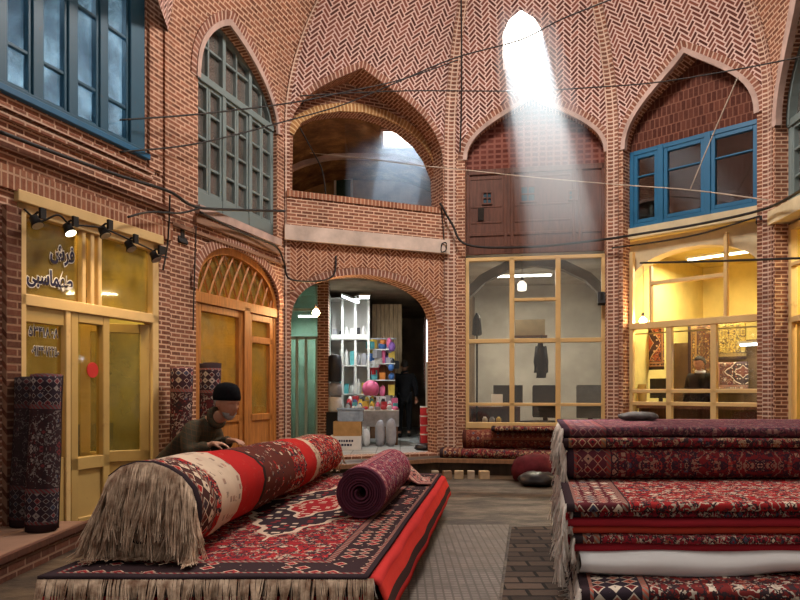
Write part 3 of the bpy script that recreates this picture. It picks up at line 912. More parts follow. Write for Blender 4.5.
def lettering(txt, F, pxc, pyc, size, n, par, bold=.006, squash=1, name='lettering', rim=.009):
    u, z = F.uz(pxc, pyc, n)
    # back layer protrudes less than the front layer
    fnt(txt, name+'_outline', F.M(u, z, n), size, WHT, par, .001, bold+rim, squash=squash)
    fnt(txt, name, F.M(u, z, n+.003), size, INK, par, .001, bold, squash=squash)
W3 = W
lettering('\ufeb5\ufeae\ufed3', FL, 62.5, 254, .19, -.058, W3, .006, .74)
lettering('\ufbfd\ufe92\ufeb3\ufe8e\ufee4\ufeec\ufec3', FL, 50.5, 279, .18, -.058, W3, .006, .74)
lettering('\u06f5\u06f3\u06f4\u06f1\u06f8\u06f6\u06f8', FL, 43.5, 333, .12, -.058, W3, .001, .80, rim=.006)
lettering('\u06f0\u06f9\u06f1\u06f4\u06f4\u06f0\u06f7\u06f2\u06f2\u06f5\u06f0', FL, 45.5, 352, .12, -.058, W3, .001, .54, rim=.006)

# --- middle bay: brick lattice, brown shutters, glazed front
bm = bmesh.new()
zl0 = Z(FC, 466, 172, -REC)
poly_wall(bm, FC, [(m_u0-.02, zl0)]+[(u, z) for u, z in arch_pts(m_u0-.02, m_u1+.02, m_sp, m_ap+.1, um=mau, k1=.5, k2=.5, k3=.3)]+[(m_u1+.02, zl0)], [], -REC+.0, 0, curved=False)
struct('wall_middle_lattice', bm, LATT)
W = window(4, 'brown boarded closets with two small windows below the brick lattice in the middle bay')
zq0 = 3.79; zq1 = zl0+.02
n0, n1 = -REC-.04, -REC+.02
bars('boarding', FC, [(m_u0-.02, m_u1+.02, zq0, zq1, n0, n0+.03)], BRN, W, 0)
um_ = U(FC, 507, -REC); um2 = U(FC, 576, -REC)
L = [H_(zq1-.04, .09, m_u0, m_u1, n0, n1), H_(zq0+.06, .14, m_u0, m_u1, n0, n1), H_(zq0+.32, .05, m_u0, m_u1, n0, n1-.01)]
for p in (468, 505.5, 512, 574, 580, 603): L.append(V_(U(FC, p, -REC), .055, zq0, zq1, n0, n1))
for (pa, pb) in ((471, 502), (515, 571)):
    for py in (178, 206, 222): L.append(H_(Z(FC, 500, py, -REC), .035, U(FC, pa, -REC), U(FC, pb, -REC), n0, n1-.02))
bars('panel_frame', FC, L, BRN, W)
for (px0, px1, py0, py1, nm) in ((482, 492.5, 192, 205, 'window'), (520, 536, 186, 203, 'b'), (568, 577, 190, 201, 'c')):
    ua, ub = U(FC, px0, -REC), U(FC, px1, -REC); z1_, z0_ = Z(FC, px0, py0, -REC), Z(FC, px0, py1, -REC)
    fr = bars('small_window', FC, frame_rect(ua, ub, z0_, z1_, .025, n1-.02, n1+.005)+[V_((ua+ub)/2, .02, z0_, z1_, n1-.02, n1), H_((z0_+z1_)/2, .02, ua, ub, n1-.02, n1)], BRN, W, .002)
    pane('pane', FC, ua, ub, z0_, z1_, n1-.022, plain('pane_dark_blue', (.03,.08,.11), .15, .6, .2, bumps=0), fr)
bars('hatch', FC, [(U(FC, 478, -REC), U(FC, 484, -REC), Z(FC, 480, 221, -REC), Z(FC, 480, 208, -REC), n1-.02, n1)], DARK, W)

W = window(5, 'cream-painted grid of large shop windows in the middle bay')
n0, n1 = -REC-.03, -REC+.06
zt = (Z(FC, 466, 257)+Z(FC, 605, 252))/2; z341 = Z(FC, 510, 340); z404 = Z(FC, 510, 404.5); zbm = Z(FC, 510, 426); z298 = Z(FC, 533, 298)
um1 = U(FC, 512, -REC); um2 = U(FC, 558, -REC)
L = [(m_u0-.01, m_u0+.05, ZA, zt, n0, n1), (m_u1-.05, m_u1+.01, ZA, zt, n0, n1), H_(zt-.02, .06, m_u0, m_u1, n0, n1), H_(z341, .07, m_u0, m_u1, n0, n1), H_(z404, .05, m_u0, m_u1, n0, n1),
     H_(zbm, .10, m_u0, m_u1, n0, n1+.01), H_(z298, .05, um1, um2, n0, n1)]
for u in (um1, um2): L.append(V_(u, .08, ZA, zt, n0, n1))
bars('window_frame', FC, L, YELP, W)
bars('lower_panel', FC, [(m_u0, m_u1, ZA, zbm, n0+.02, n1-.03)], YELP, W)
pane('glass', FC, m_u0, m_u1, zbm, zt, n0+.04, GDUST, W)

# --- right bay: brick infill, blue three-light window, plaster arch, cream shop front
nn_ = -REC
zr0 = (Z(FR, 626, 231, nn_)+Z(FR, 755, 206, nn_))/2; zr1 = (Z(FR, 626, 155, nn_)+Z(FR, 753, 119, nn_))/2
bm = bmesh.new()
poly_wall(bm, FR, [(r_u0-.02, zr1-.02)]+arch_pts(r_u0-.02, r_u1+.02, r_sp, r_ap+.1, um=rau, k1=.5, k2=.5, k3=.3)+[(r_u1+.02, zr1-.02)], [], nn_, 0, curved=False)
struct('wall_right_infill', bm, brick_mat('brick_infill', (.065,.017,.011), (.13,.042,.026), (.20,.085,.055), bw=.075, bh=.15, mw=.010))
W = window(6, 'bright blue window of three sashes below red brick infill in the right bay')
n0, n1 = nn_-.06, nn_+.02
L = frame_rect(r_u0, r_u1, zr0, zr1, .07, n0, n1)
cuts = [U(FR, 661, nn_), U(FR, 708, nn_)]
for u in cuts: L.append(V_(u, .09, zr0, zr1, n0, n1+.01))
bars('window_frame', FR, L, BLUB, W)
E = [r_u0+.07]+cuts+[r_u1-.07]
for i, (a, b) in enumerate(zip(E, E[1:])):
    a2 = a+(.045 if i else 0); b2 = b-(.045 if i < 2 else 0)
    bars('sash', FR, sash(FR, a2, b2, zr0+.07, zr1-.07, .06, n0+.01, n1-.01, (zr0+(zr1-zr0)*.66,), .025), BLUB, W)
pane('glass', FR, r_u0, r_u1, zr0, zr1, n0+.03, glass('glass_reflecting', (.75,.8,.85), .12, .03), W)
band('trim_plaster_sill', FR, r_u0-.02, r_u1+.02, zr0-.16, zr0, nn_+.06, PLY, nn_-.06)
# plaster screen with a round-headed opening behind the glass
s_b = (Z(FR, 627, 327, nn_)+Z(FR, 768, 317, nn_))/2
aph = (Z(FR, 690, 245, nn_-.1))
bm = bmesh.new()
ro = arch_hole(U(FR, 627, nn_-.12), U(FR, 764, nn_-.12), s_b-.1, Z(FR, 640, 290, nn_), aph-.02, k1=.6, k2=.6, k3=.0)
poly_wall(bm, FR, [(0, s_b-.1), (FR.L, s_b-.1), (FR.L, zr0-.1), (0, zr0-.1)], [ro], nn_-.12, .25, curved=False)
struct('wall_right_shop_arch', bm, PLY)
W = window(7, 'cream-painted shop front with lit yellow interior in the right bay')
n0, n1 = nn_-.05, nn_+.03
ztp = (Z(FR, 627, 243, nn_)+Z(FR, 768, 213, nn_))/2
rb1, rb2 = Z(FR, 690, 391, nn_), Z(FR, 690, 404, nn_)
L = [(r_u0, r_u0+.06, ZA, ztp-.2, n0, n1), (r_u1-.06, r_u1, ZA, ztp-.2, n0, n1), H_(s_b, .10, r_u0, r_u1, n0, n1+.01), H_(rb1, .06, r_u0, r_u1, n0, n1), H_(rb2, .06, r_u0, r_u1, n0, n1)]
for p in (669.5, 714): L.append(V_(U(FR, p, nn_), .085, ZA, s_b, n0, n1))
L.append(V_(U(FR, 651, nn_), .035, s_b, Z(FR, 651, 266, nn_), n0, n1)); L.append(V_(U(FR, 726, nn_), .05, s_b, Z(FR, 726, 232, nn_), n0, n1))
L.append(H_(Z(FR, 690, 279, nn_), .06, U(FR, 651, nn_), U(FR, 726, nn_), n0, n1))
bars('window_frame', FR, L, YELP, W)
pane('glass', FR, r_u0, r_u1, ZA+.3, s_b, n0+.02, GCL, W)
bars('lower_panel', FR, [(r_u0, r_u1, ZA, Z(FR, 690, 420, nn_), n0+.02, n1-.03)], YELP, W)

# --- far right bay
nn_ = -REC
W = window(8, 'tall arched window with flaking teal frame at the right edge')
xz0 = 3.92
xa = arch_hole(x_u0, x_u1, xz0, 5.0, 6.6, k1=.5, k2=.5, k3=.3); ap = xa[1:-1]
obj('arch_frame', arch_bar(FX, ap, .08, nn_-.02, nn_+.08), TEAL, W)
n0, n1 = nn_-.04, nn_+.05
L = [(x_u0, x_u0+.09, xz0, 5.0, n0, n1), H_(5.02, .10, x_u0, x_u1, n0, n1+.02), (x_u0, x_u1, xz0, xz0+.12, n0, n1)]
for u in (.55, .95, 1.35, 1.75): L.append(V_(u, .06, xz0, (arch_top(ap, u) or 5.5)-.05, n0, n1))
bars('window_frame', FX, L, TEAL, W)
for a, b in ((x_u0+.09, .52), (.58, .92), (.98, 1.32)):
    bars('sash', FX, sash(FX, a, b, xz0+.12, 4.97, .04, n0+.01, n1-.01, (4.3, 4.65), .03), TEAL, W, .003)
polypane('glass', FX, xa, n0+.02, GTEAL, W)
band('trim_far_right_sill', FX, x_u0-.1, 2.6, 3.72, 3.90, .05, PLY, nn_-.05)
W = window(9, 'cream-painted shop front with yellow panels at the right edge')
ztr = Z(FX, 785, 318); zh = 3.70
L = [(x_u0, x_u0+.07, ZA, zh, n0, n1), H_(zh-.04, .08, x_u0, x_u1, n0, n1), H_(ztr, .08, x_u0, x_u1, n0, n1), H_(Z(FX, 785, 262), .05, x_u0, x_u1, n0, n1)]
for u in (.5, 1.0, 1.6, 2.2): L.append(V_(u, .06, ZA, zh, n0, n1))
bars('window_frame', FX, L, YELP, W)
bars('door_panel', FX, [(x_u0+.12, 2.3, ZA, ztr, n0+.01, n0+.04)], wood('panel_yellow', (.62,.36,.06)), W, 0)
pane('glass', FX, x_u0, x_u1, ztr, zh, n0+.02, GCL, W)

# --- gallery details
W = window(10, 'small window with pale frame low in the gallery wall behind the balcony')
GW = Frame(GAL[5], GAL[0], False)
GWb = Frame((-2.9, 15.55), (1.2, 15.55), False)
u, z = GWb.uz(344, 184, 0)
W.location = (0, 0, 0)
L = frame_rect(u-.22, u+.20, z-.5, z+.14, .05, -.0, .06)
bars('window_frame', GWb, L, PLW, W); pane('glass', GWb, u-.2, u+.18, z-.48, z+.12, .02, plain('pane_green_dark', (.03,.06,.04), .15, .6, .2, bumps=0), W)
W = window(3, 'dark narrow doorway in the left side wall of the gallery', 'door')
u, z = FB.uz(291, 170, -.9)
GW2 = Frame((GAL[5][0], GAL[5][1]), (GAL[0][0], GAL[0][1]), False)
bars('door_frame', GWb, [], PLW, W) if False else None
ua = .12
bars('door_frame', FB, [(-.10, .06, 4.05, 5.35, -1.0, -.95), (.14, .19, 4.05, 5.35, -1.0, -.94), (.05, .19, 5.3, 5.36, -1.0, -.94)], PLO, W)
bars('door_leaf', FB, [(.05, .15, 4.05, 5.32, -.99, -.97)], DARK, W, 0)
# ============================================================ rugs
def rug_mat(name, L, W, field=(.42,.02,.02), border=(.03,.02,.05), accent=(.36,.10,.05), ivory=(.62,.50,.36), dark=(.02,.012,.02), bw=.30, scale=1.0, medal=True, extra=(.06,.07,.12), dens=.5, seed=0.0, bands=(), fine=.55, bfill=1.0):
    m = Mat(name, 1.0, .0); vec, u, v = m.uv()
    e = u.mn(L-u).mn(v).mn(W-v)
    a = (u-L/2).ab(); b = (v-W/2).ab()
    wob = m.noise(m.comb(u, v), 25, 2)
    mir = m.comb(a*1.0+wob*.012+seed, b*1.0+seed, 0.0)
    d1, k1 = m.voro(mir, 7.5*scale, metric='MANHATTAN', rnd=.55)
    d2, k2 = m.voro(mir, 19*scale, metric='CHEBYCHEV', rnd=.7)
    d3, k3 = m.voro(m.comb(u*1.0, v, 0.0), 13*scale, metric='MANHATTAN', rnd=.15)
    # field
    vn = m.noise(m.comb(a*1.0+seed, b*1.0, seed), 9*scale, 3, .6); vine = (vn-.5).ab().lt(.022); vine2 = (m.noise(m.comb(a+3.0+seed, b, 0.0), 14*scale, 3, .6)-.5).ab().lt(.03)
    d4, k4 = m.voro(mir, 34*scale, metric='MANHATTAN', rnd=.8)
    c = m.mix(d2.lt(.30)*k2.gt(1-dens), field, m.ramp(k2, [(0, accent), (.55, accent), (.62, ivory), (.8, extra), (.92, dark)], 'CONSTANT'))
    c = m.mix(d4.lt(.36)*k4.gt(fine), c, m.ramp(k4, [(0, dark), (.68, accent), (.80, ivory), (.86, dark), (.93, accent)], 'CONSTANT'))
    c = m.mix(vine, c, tuple(.7*q for q in ivory)); c = m.mix(vine2, c, dark)
    c = m.mix(d1.lt(.40)*d1.gt(.30), c, dark)
    c = m.mix(d1.lt(.30)*k1.gt(.35), c, m.ramp(k1, [(0, ivory), (.5, accent), (.65, ivory), (.78, dark), (.9, extra)], 'CONSTANT'))
    c = m.mix(d1.lt(.14), c, field)
    if medal:
        q = a/(L*.30)+b/(W*.36); st = (a*24*scale).sin()*.04
        q = q+st
        c = m.mix(q.lt(1)*q.gt(.93), c, ivory)
        inner = m.mix(d2.lt(.34)*k2.gt(.45), dark, m.ramp(k2, [(0, ivory), (.6, accent), (.75, field), (.88, ivory)], 'CONSTANT'))
        c = m.mix(q.lt(.93), c, inner)
        c = m.mix(q.lt(.45)*q.gt(.40), c, ivory); c = m.mix(q.lt(.40), c, field)
        c = m.mix(q.lt(.40)*d2.lt(.28), c, ivory)
    # borders, outside in
    bc = m.mix(d3.lt(.42), border, m.ramp(k3, [(0, field), (.35, accent), (.6, ivory), (.8, extra)], 'CONSTANT'))
    bc = m.mix(d3.lt(.52)*d3.gt(.42), bc, ivory); bc = m.mix(d3.lt(.16), bc, dark)
    bc = m.mix(k3.gt(bfill), bc, border)
    bc = m.mix(d4.lt(.3)*k4.gt(.6)*d3.gt(.5), bc, ivory)
    c = m.mix(e.lt(bw), c, bc)
    saw = ((u+v)*28).fr().lt(.5)
    small = m.mix(saw, tuple(.35*q+.65*w2 for q, w2 in zip(ivory, dark)), accent)
    c = m.mix(e.lt(bw+.035)*e.gt(bw), c, small); c = m.mix(e.lt(bw+.045)*e.gt(bw+.035), c, dark)
    c = m.mix(e.lt(.075), c, small); c = m.mix(e.lt(.055), c, dark); c = m.mix(e.lt(.022), c, dark)
    for (u0_, u1_, bcol, keep) in bands:
        c = m.mix(u.gt(u0_)*u.lt(u1_)*(1-(1-d2.gt(.30).mn(1))*keep), c, bcol)
    n = m.noise(m.geo(), 5, 4); n2 = m.noise(m.comb(u*300, v*300), 1, 2)
    c = m.mix(n.op('MULTIPLY_ADD', 1.6, -.6, clamp=True)*.35, c, dark)
    m.color(m.mix(.07, c, m.mix(n2, (.02,.01,.01), (.7,.5,.4))))
    m.bump(n2+d2*.2, .3, .003)
    return m.m

def striped(name, stops, Wd, red=(.45,.02,.02)):
    """kilim stripes across v"""
    m = Mat(name, 1.0, .0); vec, u, v = m.uv()
    c = m.ramp(v/Wd, stops, 'CONSTANT')
    n = m.noise(m.geo(), 6, 4); n2 = m.noise(m.comb(u*260, v*260), 1, 2)
    c = m.mix(n.op('MULTIPLY_ADD', 1.6, -.6, clamp=True)*.3, c, (.02,.01,.01))
    c = m.mix(n2*.15, c, (.6,.3,.25))
    m.color(c); m.bump(n2, .3, .003); return m.m

FRW = Mat('fringe_white', .95, .05); FRW.color(FRW.mix(FRW.noise(FRW.geo(), 14, 4).op('MULTIPLY_ADD', 2, -.6, clamp=True), (.62,.54,.46), (.92,.85,.78))); FRW = FRW.m
FRT = Mat('fringe_tan', .95, .05); FRT.color(FRT.mix(FRT.noise(FRT.geo(), 16, 4).op('MULTIPLY_ADD', 2.6, -.9, clamp=True), (.34,.20,.13), (.95,.74,.55))); FRT = FRT.m

def strands(bm, roots, r=.0022, seg=5, seed=0, zmin=None):
    """roots: (point, out direction, length)"""
    rnd = random.Random(seed)
    for p, o, L in roots:
        p = Vector(p); o = Vector(o); L *= rnd.uniform(.72, 1.12)
        ck = Vector((math.floor(p.x/.022)*3.1, math.floor(p.y/.022)*5.3, math.floor(p.z/.022)*2.7))
        cl = Vector((noise.noise(ck*.37), noise.noise(ck*.37+Vector((9, 0, 0))), 0))
        j = Vector((rnd.uniform(-1, 1), rnd.uniform(-1, 1), 0))*.04*L+cl*.38*L
        L *= 1+.35*noise.noise(ck*.61+Vector((0, 7, 0)))
        pts = []
        for i in range(seg+1):
            t = i/seg
            pts.append(p+o*L*(1-(1-t)**2)*.5+Vector((0, 0, -1))*L*(t**1.35)*(.85)+j*t*t+Vector((rnd.uniform(-1, 1), rnd.uniform(-1, 1), rnd.uniform(-1, 1)))*.004*t)
            q_ = pts[-1]
            if zmin is not None and q_.z < zmin:      # lies down where it meets the ground
                ex = zmin-q_.z; oh = Vector((o.x, o.y, 0)); oh = oh.normalized() if oh.length > 1e-4 else Vector((-1, 0, 0))
                pts[-1] = Vector((q_.x+oh.x*ex*.6, q_.y+oh.y*ex*.6, zmin+rnd.random()*.008+.02*min(.3, ex)))
        tube(bm, pts, r*rnd.uniform(.7, 1.3), 3, caps=False, r1=r*.6)
def fringe_obj(roots, mat, par, r=.0022, seed=0, name='fringe', M=None, zmin=None):
    bm = bmesh.new(); strands(bm, roots, r, seed=seed, zmin=zmin)
    o = obj(name, bm, mat, None, smooth=True); 
    if M is not None: o.data.transform(M)
    o.parent = par; o['kind'] = 'stuff'
    return o

def sheet(name, P, nu, nv, UVf, th, mat, parent=None, smooth=True):
    """thick cloth through the point grid P(i,j)"""
    G = [[Vector(P(i, j)) for j in range(nv+1)] for i in range(nu+1)]
    bm = bmesh.new(); uvl = bm.loops.layers.uv.verify()
    N = [[None]*(nv+1) for _ in range(nu+1)]
    for i in range(nu+1):
        for j in range(nv+1):
            a = G[min(i+1, nu)][j]-G[max(i-1, 0)][j]; b = G[i][min(j+1, nv)]-G[i][max(j-1, 0)]
            n = a.cross(b); N[i][j] = n.normalized() if n.length > 1e-9 else Vector((0, 0, 1))
    A = [[bm.verts.new(G[i][j]+N[i][j]*th/2) for j in range(nv+1)] for i in range(nu+1)]
    B = [[bm.verts.new(G[i][j]-N[i][j]*th/2) for j in range(nv+1)] for i in range(nu+1)]
    def q(vs, uvs):
        f = bm.faces.new(vs)
        for l, t in zip(f.loops, uvs): l[uvl].uv = t
    for i in range(nu):
        for j in range(nv):
            t = [UVf(i, j), UVf(i+1, j), UVf(i+1, j+1), UVf(i, j+1)]
            q((A[i][j], A[i+1][j], A[i+1][j+1], A[i][j+1]), t)
            q((B[i][j], B[i][j+1], B[i+1][j+1], B[i+1][j]), [t[0], t[3], t[2], t[1]])
    for i in range(nu):
        for j, s in ((0, 1), (nv, -1)):
            vs = (A[i][j], B[i][j], B[i+1][j], A[i+1][j]); tt = (UVf(i, j), UVf(i, j), UVf(i+1, j), UVf(i+1, j))
            q(vs if s > 0 else vs[::-1], tt if s > 0 else tt[::-1])
    for j in range(nv):
        for i, s in ((0, -1), (nu, 1)):
            vs = (A[i][j], B[i][j], B[i][j+1], A[i][j+1]); tt = (UVf(i, j), UVf(i, j), UVf(i, j+1), UVf(i, j+1))
            q(vs if s > 0 else vs[::-1], tt if s > 0 else tt[::-1])
    return obj(name, bm, mat, parent, smooth=smooth)

def fold_path(depth, h, th, n=9, turns=1):
    """U shaped or S shaped cross-section (y back, z up), folds at the front when turns is odd"""
    pts = []
    k = turns+1; gap = (h-th)/turns; r = gap/2
    for p in range(k):
        z = th/2+p*gap
        fwd = (p % 2 == 0)           # bottom pass runs from back to front
        ys = [depth-(depth-r)*q/8 for q in range(9)] if fwd else [r+(depth-r-(r if p < k-1 else 0))*q/8 for q in range(9)]
        if fwd and p > 0: ys[0] = depth-r; ys = [depth-r-(depth-2*r)*q/8 for q in range(9)]
        pts += [(y, z) for y in ys]
        if p < k-1:
            cy = r if fwd else depth-r
            for q in range(1, n):
                a = PI*q/n
                pts.append((cy-(math.sin(a)*r if fwd else -math.sin(a)*r), z+r-math.cos(a)*r))
    return pts

def folded_rug(name, x0, x1, y0, depth, z0, h, mat, label, group, seed=0, th=.014, nx=40, wob=.010, turns=1, fr=None, frl=.12, frn=70, Wd=None, skew=0.0, cat='rug', fside=0):
    path = fold_path(depth, h, th, turns=turns)
    s = [0]
    for a, b in zip(path, path[1:]): s.append(s[-1]+math.hypot(b[0]-a[0], b[1]-a[1]))
    cx, cy = (x0+x1)/2, y0+depth/2
    def P(i, j):
        x = x0+(x1-x0)*i/nx; y, z = path[j]
        k = noise.noise(Vector((x*1.1, z0*1.6, 3)))*wob+noise.noise(Vector((x*4, z0*3, 9)))*wob*.35
        f = noise.noise(Vector((x*1.3, z0*9+seed, 5)))*.022*(1-min(1, y/ .4))
        return (x-cx+skew*y, y0+y-f-cy, z+k*(z/h if z0 < .25 else 1))
    UVf = lambda i, j: ((x1-x0)*i/nx, s[j])
    o = sheet(name, P, nx, len(path)-1, UVf, th, mat)
    o.location = (cx, cy, z0)
    tag(o, label, cat, group)
    if fr:
        roots = []; rnd = random.Random(seed)
        for ln in range(turns+1):
            z = th/2+ln*(h-th)/turns
            for q in range(frn//(turns+1)):
                t = rnd.random()**2.6
                y = y0+.01+t*(depth*.8)
                zz = P(0 if not fside else nx, 0)[2]*0+z+noise.noise(Vector((x0*1.1, z0*1.6, 3)))*wob
                if fside: roots.append(((x1-cx, y-cy, zz), (1, 0, 0), frl))
                else: roots.append(((x0-cx+.005+skew*(y-y0), y-cy, zz), (-.45, -.35, 0), frl))
        # strands coming off the front corner of the fold
        for q in range(int(frn*.6)):
            a = rnd.random()*PI; rr = (h-th)/2/turns
            if not fside: roots.append(((x0-cx+.005, y0-cy+rr-math.sin(a)*rr, th/2+rr-math.cos(a)*rr), (-.4, -.6, 0), frl))
        fringe_obj(roots, fr, o, seed=seed, r=.0048, zmin=ZF+.008-z0)
    return o

# palettes
RED = rug_mat('rug_red_ivory', 2.7, 5.5, field=(.36,.010,.015), border=(.10,.01,.02), accent=(.22,.02,.02), ivory=(.72,.60,.46), medal=False, seed=1, bw=.34, fine=.7, dens=.35)
PUR = rug_mat('rug_plum', 2.9, 3.6, field=(.21,.012,.020), border=(.11,.018,.035), accent=(.36,.05,.04), ivory=(.46,.27,.19), dark=(.03,.012,.03), seed=2, medal=False, dens=.6)
PUR2 = rug_mat('rug_plum_grey', 3.2, 3.6, field=(.13,.03,.05), border=(.10,.04,.06), accent=(.22,.04,.05), ivory=(.30,.17,.15), dark=(.03,.015,.03), seed=5, medal=False)
MAR = rug_mat('rug_maroon', 3.0, 5.2, field=(.20,.01,.02), border=(.10,.02,.02), accent=(.30,.12,.04), ivory=(.50,.36,.22), seed=3, medal=False)
CRI = striped('rug_crimson_back', [(0, (.45,.012,.02)), (.3, (.36,.01,.02)), (.49, (.60,.03,.02)), (.505, (.42,.01,.03)), (.7, (.50,.02,.03))], 5.2)
CRI2 = striped('rug_scarlet_back', [(0, (.60,.03,.02)), (.495, (.50,.015,.03)), (.503, (.62,.06,.03))], 5.2)
BEA = rug_mat('rug_beaded_edge', 3.0, 5.2, field=(.34,.01,.03), border=(.10,.01,.02), ivory=(.75,.62,.48), bw=.12, scale=1.8, medal=False, seed=4, dens=.7)
NAV = rug_mat('rug_navy_floral', 2.7, 5.6, fine=.7, field=(.16,.01,.012), border=(.02,.015,.03), accent=(.50,.10,.06), ivory=(.70,.60,.48), extra=(.40,.12,.08), bw=.35, seed=6, medal=False, scale=.8, dens=.75)
CLO = Mat('cloth_white', .9, .1); CLO.color(CLO.mix(CLO.noise(CLO.geo(), 3, 3), (.84,.83,.82), (.95,.94,.93))); CLO = CLO.m

G1 = 'folded rugs in the big stack on the right'
rs = [  # z0, h, front y, material, turns, label
 (.222, .075, 3.95, MAR, 'maroon folded rug at the very bottom of the right-hand stack'),
 (.297, .10, 3.92, NAV, 'navy folded rug with large flowers under the white cloth of the right-hand stack'),
 (.53, .052, 4.24, CRI, 'crimson folded rug lying directly on the white cloth'),
 (.584, .050, 4.20, BEA, 'crimson folded rug with a row of pale beads, second above the white cloth'),
 (.636, .046, 4.24, CRI2, 'plain crimson folded rug, third above the white cloth'),
 (.684, .046, 4.22, CRI, 'plain scarlet folded rug, fourth above the white cloth'),
 (.732, .044, 4.27, BEA, 'red folded rug with a pale dotted edge, second from the top of the lower stack'),
 (.778, .056, 4.20, RED, 'red and ivory folded rug, top of the lower stack with its pattern showing'),
]
for i, (z0, h, y0, mt, lab) in enumerate(rs):
    x0 = 1.02+.03*math.sin(i*2.4)+(-.03 if i < 2 else 0)
    folded_rug('folded_rug', x0, 3.75+.04*math.sin(i), y0, 2.7, z0, h, mt, lab, G1, seed=i*3+1, fr=FRW, frl=.12+.04*(i % 3), frn=130, skew=.20)
# white cloth between the rugs, sagging forward at the left
def Pc(i, j):
    x = 1.08+2.6*i/40; t = j/14
    y = 4.30+2.2*(1-t*2) if t < .5 else 4.30
    sagx = .05*math.exp(-((x-1.75)/.55)**2)
    if t < .5: return (x-2.3+.2*2.2*(1-2*t), 4.22+2.2*(1-2*t)-5.3, .118)
    k = (t-.5)*2
    return (x-2.3, 4.22-math.sin(k*PI)*.05-5.3-sagx*.5, .118-k*(.10+sagx)+.006*math.sin(x*9))
o = sheet('white_cloth', Pc, 40, 14, lambda i, j: (i/40, j/14), .01, CLO); o.location = (2.3, 5.3, .415)
tag(o, 'white cloth spread between the lower rugs of the right-hand stack', 'cloth')
folded_rug('folded_rug', 1.10, 3.7, 4.30, 2.5, .40, .125, MAR, 'thick maroon folded rug wrapped behind the white cloth', G1, seed=50, fr=FRW, frl=.12, frn=60, wob=.004, skew=.20)
# upper rugs, set back
folded_rug('folded_rug', 1.25, 3.95, 5.26, 1.75, .838, .235, PUR, 'thick plum patterned rug folded over, lowest of the three set back on the right-hand stack', G1, seed=21, th=.03, fr=FRW, frl=.22, frn=260, wob=.006, skew=.20)
folded_rug('folded_rug', 1.22, 3.95, 5.30, 1.75, 1.077, .075, MAR, 'thin dark plum folded rug between the two thicker ones on the right-hand stack', G1, seed=22, th=.018, fr=FRW, frl=.20, frn=160, wob=.010, skew=.20)
folded_rug('folded_rug', 1.24, 3.95, 5.34, 1.75, 1.156, .072, PUR2, 'greyish plum folded rug at the very top of the right-hand stack', G1, seed=23, th=.018, fr=FRW, frl=.22, frn=200, wob=.012, skew=.20)

# ---- left: pallet, rugs on it, big roll and small roll
def xr(y): return -.13+(y-3.3)*.143
PAL = thing('pallet', (-.65, 5.4, ZF), 'pale wooden pallet under the rugs on the left', 'pallet')
def pm(x, y): return (x-PAL.location.x, y-PAL.location.y)
for k, yy in enumerate((3.5, 4.45, 5.4, 6.35, 7.25)):
    bm = bmesh.new(); X1 = xr(yy)-.02
    box(bm, X1-1.55+.65, X1+.65, yy-.05-5.4, yy+.05-5.4, .12, .145); 
    obj('cross_board', bm, PALW, PAL)
for (a, b) in ((0, .1), (.35, .45), (.72, .82), (1.1, 1.2), (1.45, 1.55)):
    bm = bmesh.new()
    vs = []
    for y in (3.38, 7.45):
        X1 = xr(y)-b; X2 = xr(y)-a
        for x, z in ((X1, .145), (X2, .145), (X2, .17), (X1, .17)): vs.append(bm.verts.new((x+.65, y-5.4, z)))
    for q in ((0,1,2,3), (7,6,5,4), (0,4,5,1), (1,5,6,2), (2,6,7,3), (3,7,4,0)): bm.faces.new([vs[i] for i in q])
    obj('deck_board', bm, PALW, PAL)
for yy in (3.5, 4.45, 5.4, 6.35, 7.25):
    for a in (.02, .72, 1.42):
        bm = bmesh.new(); x = xr(yy)-a-.05; box(bm, x-.05+.65, x+.05+.65, yy-.07-5.4, yy+.07-5.4, 0, .12)
        bmesh.ops.bevel(bm, geom=bm.edges[:], offset=.005, segments=1); obj('block', bm, PALW, PAL)

def flat_rug(name, lab, z, mat, fr=None, drop=0.0, th=.014, L0=3.34, L1=7.55, group=None, inset=.0, frl=.3, frn=500, side_drop=0.0):
    nx, ny = 22, 60; W = 1.6
    ox, oy = xr((L0+L1)/2)-W/2, (L0+L1)/2
    # profile across: from left to the right edge and over the side
    prof = [(-W+inset+(W-inset-.03)*i/nx, 0) for i in range(nx+1)]
    if side_drop:
        for q in range(1, 5): a = PI/2*q/4; prof.append((-.03+math.sin(a)*.045, -.045+math.cos(a)*.045))
        for q in range(1, 9): prof.append((.015+.05*math.sin(q/8*1.4), -.045-(side_drop-.045)*q/8))
    s = [0]
    for a, b in zip(prof, prof[1:]): s.append(s[-1]+math.hypot(b[0]-a[0], b[1]-a[1]))
    n = len(prof)-1
    def P(i, j):
        y = L0+(L1-L0)*j/ny; px_, pz = prof[i]
        dz = noise.noise(Vector((px_*2+z, y*1.4, 1)))*.006
        fx = noise.noise(Vector((y*1.7, 4, z*5)))*.02*(1 if pz < -.02 else 0)
        return (xr(y)+px_+fx-ox, y-oy, pz+dz)
    o = sheet(name, P, n, ny, lambda i, j: ((L1-L0)*j/ny, s[i]), th, mat); o.location = (ox, oy, z)
    tag(o, lab, 'rug', group)
    if fr:
        roots = []; rnd = random.Random(int(z*1000))
        for q in range(frn):
            x = xr(L0)-W+inset+(W-inset)*rnd.random()
            roots.append(((x-ox, L0-oy+.004, -.004), (0, -.35, 0), frl))
        fringe_obj(roots, fr, o, seed=3, r=.0026)
    return o, s[-1]
G2 = 'rugs lying flat on the left pallet'
zz = ZF+.172
